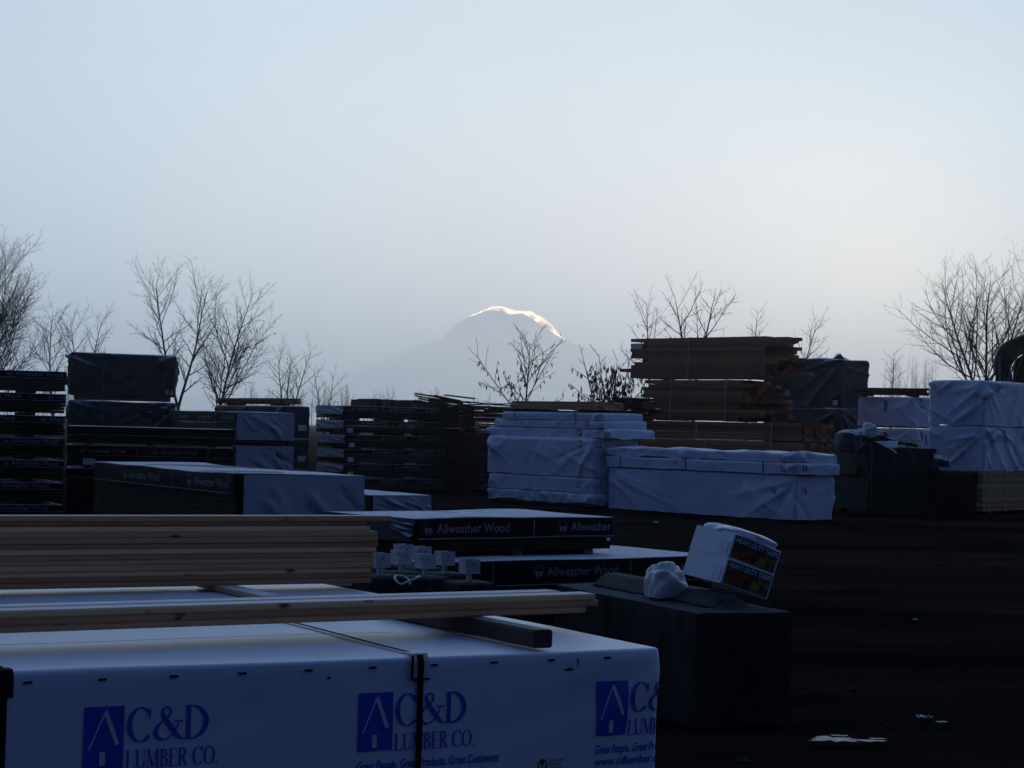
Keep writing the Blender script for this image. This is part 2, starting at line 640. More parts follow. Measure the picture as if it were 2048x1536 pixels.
def stroke(pts, wid):
    """variable-width brush stroke as quads"""
    V, F = [], []
    pts = [np.array(p, float) for p in pts]
    for i, p in enumerate(pts):
        d = pts[min(i + 1, len(pts) - 1)] - pts[max(i - 1, 0)]
        d = d / (np.linalg.norm(d) + 1e-9)
        nrm = np.array([-d[1], d[0]])
        w = wid[i] if hasattr(wid, '__len__') else wid
        V += [p + nrm * w / 2, p - nrm * w / 2]
    for i in range(len(pts) - 1):
        F.append((2 * i + 1, 2 * i + 3, 2 * i + 2, 2 * i))
    return V, F


def join2d(parts):
    V, F = [], []
    for v, f in parts:
        k = len(V)
        V += [tuple(q) for q in v]
        F += [tuple(i + k for i in q) for q in f]
    return np.array(V), F


def quad(x0, y0, x1, y1):
    return [(x0, y0), (x1, y0), (x1, y1), (x0, y1)], [(0, 1, 2, 3)]


def arc(cx, cy, rx, ry, a0, a1, wmin, wmax, thick_at, n=22):
    """elliptical bowl, heaviest at angle thick_at"""
    pts, w = [], []
    for i in range(n + 1):
        a = R(a0 + (a1 - a0) * i / n)
        pts.append((cx + rx * math.cos(a), cy + ry * math.sin(a)))
        w.append(wmin + (wmax - wmin) * max(0.0, abs(math.cos(a - R(thick_at)))) ** 1.5)
    return stroke(pts, w)


def serif(ch):
    T, t, s = 0.15, 0.045, 0.05                  # stem, hairline, serif overhang
    stem = lambda x: [quad(x, 0, x + T, 1), quad(x - s, 0, x + T + s, t), quad(x - s, 1 - t, x + T + s, 1)]
    if ch == 'C':
        return [arc(0.42, 0.5, 0.36, 0.49, 42, 318, 0.04, 0.17, 180), quad(0.70, 0.66, 0.735, 0.98), ([(0.62, 0.88), (0.735, 0.66), (0.70, 0.95)], [(0, 1, 2)])], 0.78
    if ch == 'O':
        return [arc(0.43, 0.5, 0.36, 0.48, 0, 360, 0.04, 0.17, 180, 34)], 0.86
    if ch == 'D':
        return stem(0.06) + [arc(0.22, 0.5, 0.50, 0.477, -90, 90, 0.045, 0.17, 0)], 0.84
    if ch == '&':
        p = [(0.98, 0.02), (0.80, 0.12), (0.58, 0.38), (0.36, 0.66), (0.29, 0.80), (0.32, 0.93), (0.44, 0.98), (0.55, 0.91), (0.56, 0.78),
             (0.46, 0.66), (0.28, 0.55), (0.14, 0.42), (0.08, 0.26), (0.14, 0.10), (0.30, 0.02), (0.50, 0.06), (0.68, 0.20), (0.80, 0.42), (0.83, 0.54)]
        w = [0.05, 0.13, 0.17, 0.15, 0.11, 0.08, 0.05, 0.08, 0.08, 0.05, 0.05, 0.10, 0.15, 0.13, 0.06, 0.05, 0.05, 0.05, 0.05]
        return [stroke(p, w), quad(0.68, 0.53, 0.98, 0.575)], 0.98
    if ch == 'L':
        return stem(0.05) + [quad(0.2, 0, 0.62, t), quad(0.585, 0, 0.62, 0.24)], 0.66
    if ch == 'U':
        return [quad(0.06, 0.3, 0.06 + T, 1), quad(0.0, 1 - t, 0.28, 1), quad(0.62, 0.3, 0.62 + t, 1), quad(0.54, 1 - t, 0.74, 1),
                arc(0.385, 0.30, 0.255, 0.28, 180, 360, 0.045, 0.15, 180)], 0.76
    if ch == 'M':
        return [quad(0.08, 0, 0.08 + t, 1), quad(0.0, 0, 0.2, t), quad(0, 1 - t, 0.18, 1), quad(0.72, 0, 0.72 + T, 1), quad(0.66, 0, 0.94, t),
                quad(0.72, 1 - t, 0.94, 1), stroke([(0.14, 1), (0.46, 0.05)], T * 0.95), stroke([(0.46, 0.05), (0.78, 1)], t)], 0.96
    if ch == 'B':
        return stem(0.05) + [arc(0.2, 0.75, 0.27, 0.228, -90, 90, t, T, 0, 12), arc(0.2, 0.26, 0.34, 0.238, -90, 90, t, T, 0, 12)], 0.64
    if ch == 'E':
        return stem(0.05) + [quad(0.2, 0, 0.60, t), quad(0.565, 0, 0.60, 0.22), quad(0.2, 1 - t, 0.57, 1), quad(0.535, 0.8, 0.57, 1),
                             quad(0.2, 0.49, 0.42, 0.49 + t), quad(0.40, 0.4, 0.43, 0.62)], 0.65
    if ch == 'R':
        return stem(0.05) + [arc(0.2, 0.74, 0.30, 0.238, -90, 90, t, T, 0, 12), stroke([(0.28, 0.52), (0.62, 0.02)], T), quad(0.56, 0, 0.74, t)], 0.72
    if ch == '.':
        return [arc(0.1, 0.07, 0.035, 0.035, 0, 360, 0.07, 0.07, 0, 8)], 0.2
    return [], 0.3


def serif2d(word):
    parts, x = [], 0.0
    for ch in word:
        ps, w = serif(ch)
        for v, f in ps:
            parts.append(([(a + x, b) for a, b in v], f))
        x += w + 0.04
    return join2d(parts)


def icon2d():
    """sun with rays behind a tree-shaped cut"""
    parts = []
    for k in range(14):
        a = 2 * math.pi * k / 14
        c, s_ = math.cos(a), math.sin(a)
        parts.append(([(0.5 + 0.40 * c - 0.035 * s_, 0.5 + 0.40 * s_ + 0.035 * c), (0.5 + 0.40 * c + 0.035 * s_, 0.5 + 0.40 * s_ - 0.035 * c),
                       (0.5 + 0.56 * c, 0.5 + 0.56 * s_)], [(0, 1, 2)]))
    for sx in (-1, 1):
        pts = [(0.5 + sx * 0.05, 0.5 + 0.10)]
        pts += [(0.5 + sx * 0.34 * math.sin(R(q)), 0.5 - 0.34 * math.cos(R(q))) for q in range(10, 112, 12)]
        pts.append((0.5 + sx * 0.20, 0.5 + 0.12))
        if sx < 0:
            pts = pts[::-1]
        parts.append((pts[::1], [tuple(range(len(pts)))]))
    return join2d(parts)


def logo_house():
    """white strokes on the blue block: two rafters and a door"""
    line = lambda p, q, w0, w1: stroke([(p[0] + (q[0] - p[0]) * i / 12, p[1] + (q[1] - p[1]) * i / 12) for i in range(13)], [w0 + (w1 - w0) * i / 12 for i in range(13)])
    return join2d([line((0.13, 0.31), (0.50, 0.88), 0.035, 0.035), line((0.84, 0.38), (0.52, 0.92), 0.10, 0.10)] + [quad(0.40, 0.06 + 0.055 * i, 0.54, 0.06 + 0.055 * (i + 1)) for i in range(4)])


def letter(parent, shape, mat, cov, u, v, sx, sy, rot=0.0, out=0.002, name='lettering', mirror=False):
    """print a flat shape on a cover, following its folds"""
    vv, f = shape
    c, s_ = math.cos(rot), math.sin(rot)
    vv = np.asarray(vv, float)
    a, b = vv[:, 0] * sx, vv[:, 1] * sy
    a, b = u + a * c - b * s_, v + a * s_ + b * c
    a = np.minimum(a, cov.L - 0.006) if u < cov.L else a
    V = cov.posv(a, b, out + (np.arange(len(a)) % 7) * 2e-5)
    return link(name, mesh(name, V, f, mat), parent)


AW = None


def aw_shape():
    global AW
    if AW is None:
        v, f = text2d('Allweather Wood', bold=0.008)
        w = v[:, 0].max()
        AW = (v, f, w, icon2d())
    return AW


# ---------------------------------------------------------------- bundles
def frame(pin, ang, L, W, at):
    """origin of a bundle whose local corner `at` (0/1,0/1) stands at pin"""
    e1 = Vector((math.cos(ang), math.sin(ang)))
    e2 = Vector((-math.sin(ang), math.cos(ang)))
    return Vector(pin[:2]) - e1 * (L * at[0]) - e2 * (W * at[1])


def strap_obj(parent, cov, u, mat='strap', w=0.016, top=True, z_lo=None, out=0.005, name='strap'):
    """a band down the front face, over the edge and across the top"""
    z_lo = cov.z0 if z_lo is None else z_lo
    zs = np.linspace(z_lo, cov.z1 - cov.r, 14)
    V, F = [], []
    for z in zs:
        for q in (-w / 2, w / 2):
            V.append(cov.pos(u + q, z, out))
    if top:
        V += [(u - w / 2, -0.0, cov.z1 + 0.004), (u + w / 2, -0.0, cov.z1 + 0.004)]
        for y in np.linspace(0.04, cov.W - 0.02, 12):
            for q in (-w / 2, w / 2):
                V.append((u + q, y, cov.z1 + float(cov.top_amp * cov.tz(u, y)) + out))
    for i in range(len(V) // 2 - 1):
        F.append((2 * i, 2 * i + 1, 2 * i + 3, 2 * i + 2))
    return link(name, mesh(name, V, F, mat), parent)


def course_mesh(L, W, z0, z1, n, seed, jit=0.012, cols=1):
    rs = random.Random(seed)
    b = MB()
    h = (z1 - z0) / n
    for i in range(n):
        for j in range(cols):
            y0, y1 = W * j / cols, W * (j + 1) / cols
            b.box(rs.uniform(-jit, jit), L + rs.uniform(-jit, jit), y0 + rs.uniform(0.001, 0.008), y1 - rs.uniform(0.001, 0.008),
                  z0 + i * h + 0.0015, z0 + (i + 1) * h - 0.0015, 0.004)
    return b


def aw_bundle(label, pin, ang, L, W, z0, H, at=(0, 0), band=0.11, texts=(), tw=0.78, th=0.058, seed=0, group=None, end=None, sheet_lo=0.1,
              frost=True, amp=0.004, tagpos=None, seps=(), line=True, sag=0.004, tv=0.3, name='wrapped_lumber_bundle', bol=0.036):
    o = frame(pin, ang, L, W, at)
    t = thing(name, label, 'lumber bundle', (o.x, o.y, z0), ang, group)
    for k in (0.12, 0.5, 0.88):
        box_obj('bolster', 'skid', t, L * k - 0.045, L * k + 0.045, 0.01, W - 0.01, 0.0, bol, 0.0)
    n = max(3, round((H - bol - 0.01) / 0.04))
    bd = course_mesh(L, W, bol, H - 0.006, n, seed, cols=7).obj('boards', 'treated', t)
    bd['kind'] = 'stuff'
    cov = Cover(L + 0.02, W + 0.02, H - band, H, seed, amp=amp, folds=10, r=0.012, top_amp=sag, hem=0.004, cell=0.07)
    wr = cov.obj('wrap', 'black', t)
    wr.location = (-0.01, -0.01, 0)
    v, f, w, ic = aw_shape()
    for u in texts:
        sc_ = (tw - th * 2.0) / w
        letter(wr, ic, 'print', cov, u, H - band + band * tv - th * 0.35, th * 1.55, th * 1.55)
        letter(wr, (v, f), 'print', cov, u + th * 2.0, H - band + band * tv, sc_, th)
    if line:
        V, F = [], []
        us = np.linspace(0.01, cov.L - 0.01, int(L / 0.1) + 2)
        for u in us:
            for q in (0.004, 0.012):
                V.append(cov.pos(u, H - band + q + 0.004 * float(cov.hz(u, 0)), 0.0025))
        F = [(2 * i, 2 * i + 2, 2 * i + 3, 2 * i + 1) for i in range(len(us) - 1)]
        link('printed_line', mesh('printed_line', V, F, 'print'), wr)
    for u in seps:
        V = [cov.pos(u + a, H - band + 0.012 + b * (band - 0.03), 0.0025) for b in (0, 1) for a in (-0.004, 0.004)]
        link('printed_line', mesh('printed_line', V, [(0, 1, 3, 2)], 'print'), wr)
    if end:
        side, mat, y0, y1 = end
        rs = np.random.RandomState(seed + 50)
        nz = wave(seed + 9, 8, 0.5, 2.6)
        fs = [(rs.uniform(0, 1), rs.uniform(0.5, 1.0), R(rs.uniform(-75, -35)), rs.uniform(0.4, 1.0), rs.uniform(0.02, 0.05), rs.uniform(0.4, 1) * rs.choice([-1, 1, 1])) for _ in range(11)]

        def fn(a, b):
            d = 0.006 * float(nz(a, b))
            for u0, v0, an, ln, ww, am in fs:
                p, q = a - u0, b - v0
                tt = p * math.cos(an) + q * math.sin(an)
                ss = -p * math.sin(an) + q * math.cos(an)
                if 0 < tt < ln:
                    d += 0.034 * am * math.exp(-abs(ss / ww) ** 1.5) * min(1, tt / 0.1) * min(1, (ln - tt) / 0.2)
            return d + 0.012 * (1 - b)
        if side == 'right':
            sheet('end_sheet', mat, t, (L + 0.03, y0 * W, sheet_lo * H), (0, (y1 - y0) * W, 0), (0, 0, H * (1 - sheet_lo) - 0.004), 44, 26, fn)
        else:
            sheet('end_sheet', mat, t, (-0.03, y1 * W, sheet_lo * H), (0, (y0 - y1) * W, 0), (0, 0, H * (1 - sheet_lo) - 0.004), 44, 26, fn)
    if tagpos:
        u, zz, w_, h_ = tagpos
        box_obj('tag', 'tag', t, u, u + w_, -0.032, -0.029, zz, zz + h_)
    return t, cov


def soft_unit(label, pin, ang, L, W, z0, H, at=(0, 0), mat='white2', seed=0, group=None, amp=0.02, folds=22, hem=0.02, top_amp=0.015, r=0.04,
              numbers=(), straps=(), strap_mat='strap', lift=0.0, name='wrapped_lumber_unit', cell=0.034, core='fir', tagpos=None, **kw):
    """a lumber unit under a loose woven wrap; numbers = (u, z, text, height, tilt)"""
    o = frame(pin, ang, L, W, at)
    t = thing(name, label, 'lumber unit', (o.x, o.y, z0), ang, group)
    ins = 0.035 + amp * 1.9
    bd = course_mesh(L - 2 * ins, W - 2 * ins, 0.0, H - 0.03 - top_amp * 1.4, max(2, round(H / 0.045)), seed, 0.008, 8).obj('boards', core, t)
    bd.location = (ins, ins, 0)
    bd['kind'] = 'stuff'
    cov = Cover(L, W, lift, H, seed, amp=amp * 1.3, folds=int(folds * 1.4), r=r, top_amp=top_amp, hem=hem, cell=cell, **kw)
    wr = cov.obj('wrap', mat, t)
    for u, z, s_, h_, tilt in numbers:
        letter(wr, text2d(s_, bold=0.012), 'red', cov, u, z, h_ * 0.85, h_, R(tilt), 0.003)
    for u in straps:
        strap_obj(t, cov, u, strap_mat, 0.022)
    if tagpos:
        u, zz, w_, h_ = tagpos
        V = [cov.pos(u + a * w_, zz + b * h_, 0.02) for b in (0, 1) for a in (0, 1)]
        link('tag', mesh('tag', V, [(0, 1, 3, 2)], 'tag'), t)
    return t, cov


_bm = {}


def board_mesh(L, w, h, c=0.004, mat='deck'):
    key = (round(L, 3), w, h, mat)
    if key not in _bm:
        b = MB()
        b.box(-L / 2, L / 2, -w / 2, w / 2, 0, h, c)
        _bm[key] = mesh('board', b.v, b.f, mat)
    return _bm[key]


# ================================================================ the setting
def make_ground():
    xs = np.unique(np.round(np.concatenate([np.linspace(-480, -60, 12), np.linspace(-60, -6, 28), np.linspace(-6, 12, 110), np.linspace(12, 60, 25), np.linspace(60, 480, 12)]), 3))
    ys = np.unique(np.round(np.concatenate([np.linspace(-80, 3, 12), np.linspace(3, 26, 150), np.linspace(26, 80, 50), np.linspace(80, 1380, 30)]), 3))
    X, Y = np.meshgrid(xs, ys)
    a, b = wave(5, 10, 0.2, 1.4), wave(6, 12, 1.5, 5.0)
    Z = 0.018 * a(X, Y) + 0.008 * b(X, Y) + 0.018 * np.sin(Y * 2.3 + 0.9 * np.sin(X * 0.35)) * (0.4 + 0.6 * np.sin(Y * 0.41 + 1))  * np.clip((X - 1.5) / 3, 0, 1)
    far = np.clip((60 - np.hypot(X, Y)) / 40, 0, 1)
    Z = Z * far - 0.02
    V = np.stack([X.ravel(), Y.ravel(), Z.ravel()], 1)
    nx = len(xs)
    F = [(j * nx + i, j * nx + i + 1, (j + 1) * nx + i + 1, (j + 1) * nx + i) for j in range(len(ys) - 1) for i in range(nx - 1)]
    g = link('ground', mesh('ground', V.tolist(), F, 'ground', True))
    tag(g, 'dark muddy yard ground with tyre ruts and sparse moss', kind='structure')


make_ground()

# snow mountain: outline read from the photograph, 65 km away
RIDGE = [(300, 802), (420, 792), (520, 782), (600, 770), (660, 757), (700, 746), (740, 734), (780, 716), (820, 701), (845, 690), (865, 686), (882, 679), (897, 664),
         (915, 646), (940, 633), (955, 628), (970, 621), (986, 619), (1003, 622), (1020, 629), (1036, 627), (1046, 626), (1060, 634), (1080, 649), (1104, 665),
         (1130, 681), (1165, 693), (1200, 706), (1250, 722), (1320, 744), (1420, 768), (1560, 792), (1700, 812)]
MD = 65000.0


def ridge_y(px):
    return np.interp(px, [p[0] for p in RIDGE], [p[1] for p in RIDGE])


def make_mountain():
    pxs = np.linspace(300, 1700, 260)
    pts = [PD(p, float(ridge_y(p)), MD) for p in pxs]
    rs = np.random.RandomState(3)
    xs = np.array([p.x for p in pts])
    hs = np.array([p.z for p in pts]) + rs.normal(0, 9, len(pts))
    yo = np.concatenate([np.linspace(-12000, -1, 26), np.linspace(0, 12000, 20)])
    nz = wave(12, 14, 0.2, 2.2)
    V, F = [], []
    for q in yo:
        g = max(0.0, 1 - abs(q) / 12000) ** 1.25
        X = xs
        Z = hs * g + nz(X / 2600, np.full_like(X, q / 2600)) * 260 * (1 - g) * min(1, abs(q) / 800)
        Z = np.where(abs(q) >= 11999, -300, Z)
        V += np.stack([X * (1 + q / MD * 0.0), np.full_like(X, MD + q), Z], 1).tolist()
    n = len(xs)
    for j in range(len(yo) - 1):
        for i in range(n - 1):
            F.append((j * n + i, j * n + i + 1, (j + 1) * n + i + 1, (j + 1) * n + i))
    o = link('mountain', mesh('mountain', V, F, 'snow', True))
    tag(o, 'broad snow covered volcano fading into morning fog', kind='structure')


make_mountain()


def make_banner_cloud():
    """cloud blowing over the ridge, lit from behind by the hidden sun"""
    s = NT('sunlit_cloud')
    s.t.nodes.remove(s.bsdf)
    vol = s.n('VolumePrincipled')
    vol.inputs['Color'].default_value = (1.0, 0.92, 0.80, 1)
    vol.inputs['Anisotropy'].default_value = 0.82
    v = s.coord((1, 0.5, 1.3), rnd=False)
    puff = s.rng(s.noise(v, 0.0042, 5.0, 0.62), 0.40, 0.66, 0.0006, 0.020)
    s.l(puff, vol.inputs['Density'])
    s.l(vol.outputs[0], s.out.inputs['Volume'])
    path = [(938, 1.5), (950, 3), (962, 2), (974, 7), (988, 10), (1002, 13), (1014, 15), (1024, 12), (1036, 7), (1048, 10), (1060, 16), (1070, 21), (1082, 24), (1094, 22), (1106, 18), (1116, 11), (1128, 4)]
    rs = random.Random(8)
    n, V, F = 14, [], []
    for k, (p, h) in enumerate(path):
        base = PD(p, float(ridge_y(p)), MD + 500)
        hm = 0.66 * h * MD / FPX
        c = base + Vector((0, 0, hm * 0.15))
        for j in range(n):
            a = 2 * math.pi * j / n
            q = 1 + rs.uniform(-0.28, 0.28)
            V.append((c.x + rs.uniform(-60, 60), c.y + math.cos(a) * (hm * 0.9 + 120) * q, c.z + math.sin(a) * hm * 0.9 * q))
    for k in range(len(path) - 1):
        for j in range(n):
            F.append((k * n + j, k * n + (j + 1) % n, (k + 1) * n + (j + 1) % n, (k + 1) * n + j))
    F.append(tuple(range(n))[::-1])
    F.append(tuple((len(path) - 1) * n + j for j in range(n)))
    o = link('banner_cloud', mesh('banner_cloud', V, F, s.m, True))
    sd = o.modifiers.new('smooth', 'SUBSURF')
    sd.levels = sd.render_levels = 2
    tag(o, 'sunlit golden cloud streaming over the summit ridge', 'cloud', kind='stuff')


make_banner_cloud()


# ---------------------------------------------------------------- bare trees
def grow(b, rs, p, d, L, r0, lvl, cfg):
    """one limb and everything that springs from it; returns the tips' points"""
    seg = max(3, int(L / cfg['seg'][lvl]))
    step = L / seg
    pts, rad = [p.copy()], [r0]
    rend = cfg['rmin']
    d = d.normalized()
    for i in range(seg):
        t = (i + 1) / seg
        d = (d + Vector((rs.gauss(0, 1), rs.gauss(0, 1), rs.gauss(0, 1))) * cfg['wob'][lvl] + Vector((0, 0, 1)) * cfg['lift'][lvl] * step).normalized()
        p = p + d * step
        pts.append(p.copy())
        rad.append(max(rend, r0 * (1 - t) ** 0.8 + rend * t))
    b[lvl].tube(pts, rad, (7, 5, 3, 3)[lvl], cap=False)
    cfg['tips'].append((lvl, pts))
    if lvl >= cfg['max']:
        return
    nb = max(1, int(L * cfg['den'][lvl]))
    az = rs.uniform(0, 6.28)
    for k in range(nb):
        t = cfg['start'][lvl] + (1 - cfg['start'][lvl]) * (k + rs.random()) / nb
        i = min(seg - 1, int(t * seg))
        q = pts[i].lerp(pts[i + 1], t * seg - i)
        ax = (pts[i + 1] - pts[i]).normalized()
        az += 2.4 + rs.uniform(-0.4, 0.4)
        s_ = ax.cross(Vector((0.3, 0.2, 1)))
        s_ = s_.normalized() if s_.length > 1e-3 else Vector((1, 0, 0))
        s_ = Matrix.Rotation(az, 3, ax) @ s_
        an = R(rs.uniform(*cfg['ang'][lvl]))
        nd = ax * math.cos(an) + s_ * math.sin(an)
        if lvl == 0:
            ln = cfg['hw'] * cfg['prof'](t) * rs.uniform(0.75, 1.1) / max(0.4, math.sin(an) * 0.9)
        else:
            ln = L * (1 - 0.55 * t) * rs.uniform(*cfg['sub'][lvl])
        if ln > 0.12:
            grow(b, rs, q, nd, ln, max(rend, rad[i] * (0.55 if lvl == 0 else 0.6)), lvl + 1, cfg)


def tree(label, px, D, topy, halfw, seed, name='bare_tree', group='bare trees beyond the yard', stems=1, low=0.25, lean=0.0, den=1.0, ang=(30, 58), prof=None,
         leaves=0, rmin=0.0034, fork=0.28, maxl=3, bushy=1.0, liftk=1.0, cat='tree'):
    base = PD(px, 860, D)
    top = PD(px, topy, D)
    H = top.z * 0.93
    rs = random.Random(seed)
    t = thing(name, label, cat, (base.x, D, -0.03), 0, group)
    b = [MB() for _ in range(4)]
    cfg = dict(seg=(0.5, 0.28, 0.2, 0.16), rmin=rmin, wob=(0.035, 0.075, 0.10, 0.12), lift=(0.02, 0.16 * liftk, 0.35 * liftk, 0.45 * liftk), den=(4.2 * den, 5.2 * den * bushy, 6.2 * den * bushy),
               start=(low, 0.15, 0.12), ang=(ang, (28, 55), (25, 50)), sub=(None, (0.30, 0.52), (0.28, 0.5)), hw=halfw * D / FPX, max=maxl, tips=[],
               prof=prof or (lambda q: min(1.0, 1.35 * (1 - q) ** 0.65 + 0.08)))
    r0 = 0.0085 * H + 0.010
    if stems == 1:
        grow(b, rs, Vector((0, 0, 0)), Vector((lean, rs.uniform(-.05, .05), 1)), H, r0, 0, cfg)
    else:
        fz = fork * H
        b[0].tube([(0, 0, 0), (0.02, 0, fz * 0.5), (0, 0, fz)], [r0 * 1.35, r0 * 1.25, r0 * 1.15], 8, cap=False)
        for k in range(stems):
            q = (k - (stems - 1) / 2) / max(1, stems - 1) * 2
            cfg2 = dict(cfg, start=(0.12, 0.15, 0.12), hw=cfg['hw'] * 0.72)
            sp = cfg['hw'] * 0.62 / (H - fz)
            grow(b, rs, Vector((0, 0, fz)), Vector((q * sp + lean, rs.uniform(-.12, .12), 1)), (H - fz) * rs.uniform(0.86, 1.0), r0 * 0.85, 0, cfg2)
    b[0].obj('trunk', 'bark', t, True)
    c = MB()
    for q in b[1:]:
        c.add(q.v, q.f)
    cr = c.obj('crown', 'bark', t, True)
    if leaves:
        m = MB()
        pts = [pp for lv, pp in cfg['tips'] if lv >= 1]
        for _ in range(leaves):
            q = rs.choice(pts)
            p = q[rs.randrange(len(q) // 2, len(q))] if rs.random() < 0.8 else q[rs.randrange(len(q))]
            if p.z > H * 0.86:
                continue
            ln, w = rs.uniform(0.09, 0.17), rs.uniform(0.016, 0.03)
            a = rs.uniform(0, 6.28)
            dx, dy = math.cos(a), math.sin(a)
            cu = rs.uniform(-0.5, 0.5)
            v = [p, p + Vector((dx * w, dy * w, -ln * 0.45)), p + Vector((dy * cu * ln, -dx * cu * ln, -ln)), p + Vector((-dx * w, -dy * w, -ln * 0.45)), p + Vector((dy * w * .7, -dx * w * .7, -ln * .5))]
            m.add(v, [(0, 1, 2, 3), (0, 4, 2, 1), (0, 3, 2, 4)])
        m.obj('foliage', 'leaf', cr)
    return t


vase = lambda q: 0.25 + 0.75 * math.sin(math.pi * min(1, max(0, (1.06 - q) ** 0.8 * 0.95)))
tree('tall bare tree at the far left, its crown cut by the frame', -12, 88, 456, 122, 11, low=0.16, den=1.15, lean=0.02)
tree('slim bare tree just right of the tall left-edge tree', 106, 96, 598, 52, 12, low=0.2, prof=vase)
tree('bushy bare tree standing behind the left end of the dark tarped stack', 166, 98, 604, 56, 13, low=0.2, prof=vase, stems=2, fork=0.3)
tree('twin stemmed bare tree with upright twigs right behind the charcoal tarped stack', 355, 82, 517, 92, 14, stems=2, fork=0.26, prof=vase, den=0.95)
tree('bare tree with wide sweeping low limbs, right neighbour of the twin stemmed tree', 424, 80, 542, 108, 25, low=0.2, lean=0.03, prof=lambda q: 1.15 - 0.9 * q, leaves=90)
tree('many stemmed bare sapling between the sweeping tree and the smallest left sapling', 575, 94, 668, 54, 16, stems=3, fork=0.2, prof=vase, den=0.9)
tree('smallest bare sapling left of the mountain', 648, 90, 722, 40, 17, stems=2, fork=0.25, prof=vase, den=0.9)
tree('young bare tree with hanging withered pods in front of the mountain', 1048, 55, 660, 96, 18, leaves=260, low=0.42, ang=(32, 55), den=1.15, rmin=0.006, maxl=2, prof=lambda q: 1.15 - 0.85 * q, group='shrubs behind the stacks')
tree('dark bushy shrub with curled leaves left of the cedar stacks', 1222, 55, 668, 92, 19, name='leafy_shrub', leaves=1100, low=0.2, den=0.9, rmin=0.006, maxl=2, stems=5, fork=0.22, lean=-0.05, group='shrubs behind the stacks', cat='shrub',
     prof=lambda q: 1.1 - 0.9 * q)
tree('bare tree with a few leaves above the left end of the top cedar unit', 1298, 72, 575, 52, 20, low=0.3, leaves=40, prof=vase, den=0.8)
tree('bare tree with two leaning stems above the middle of the cedar stack', 1384, 70, 548, 82, 21, stems=2, fork=0.45, prof=vase, den=0.8)
tree('small bare tree above the right part of the cedar stack', 1492, 80, 588, 34, 22, low=0.4, prof=vase, den=0.8)
tree('bare tree at the right end of the cedar stack', 1572, 80, 604, 42, 23, low=0.35, prof=vase, den=0.85, lean=0.01)
tree('crooked small bare tree right of the dark tarped unit', 1780, 76, 682, 46, 24, low=0.35, prof=lambda q: 1.1 - 0.6 * q, den=0.8, liftk=0.4, ang=(40, 70))
tree('largest bare tree, spreading above the white wrapped units by the metal shed', 1966, 82, 468, 165, 31, low=0.16, prof=lambda q: 1.2 - 0.8 * q, ang=(30, 62), den=0.85, stems=3, fork=0.24, bushy=0.8)


def far_wood():
    b = MB()
    rs = random.Random(77)
    for c0, c1, n, ty in ((690, 880, 34, 782), (1590, 1660, 16, 700), (1760, 1880, 22, 716), (-40, 260, 40, 760), (480, 700, 34, 772), (900, 1000, 12, 790)):
        for _ in range(n):
            D = rs.uniform(700, 1000)
            px = rs.uniform(c0, c1)
            H = PD(px, ty + rs.uniform(-12, 26), D).z
            x = PD(px, 800, D).x
            if H < 2:
                continue
            b.tube([(x, D, 0), (x + rs.gauss(0, .3), D, H * 0.5), (x + rs.gauss(0, .6), D, H)], [0.16, 0.10, 0.03], 4, cap=False)
            for k in range(26):
                z = H * rs.uniform(0.15, 0.97)
                a = rs.uniform(0, 6.28)
                ln = (H - z) * 0.35 + 0.5
                b.tube([(x, D, z), (x + math.cos(a) * ln * 0.35, D + math.sin(a) * ln * 0.35, z + ln * 0.5), (x + math.cos(a) * ln * 0.5, D + math.sin(a) * ln * 0.5, z + ln)], [0.05, 0.035, 0.02], 3, cap=False)
    o = b.obj('distant_wood', 'bark')
    tag(o, 'faint bare poplars almost lost in the fog', 'wood', kind='stuff')


far_wood()

# ================================================================ foreground: white wrapped units with blue print
A30 = math.atan2(0.508, 0.861)
E1 = Vector((math.cos(A30), math.sin(A30), 0))
E2 = Vector((-math.sin(A30), math.cos(A30), 0))
TOP = 0.85
corner = PZ(1318, 1293, TOP)                  # near right top corner of the front unit
CL, CW, CH = 4.8, 1.20, 0.74


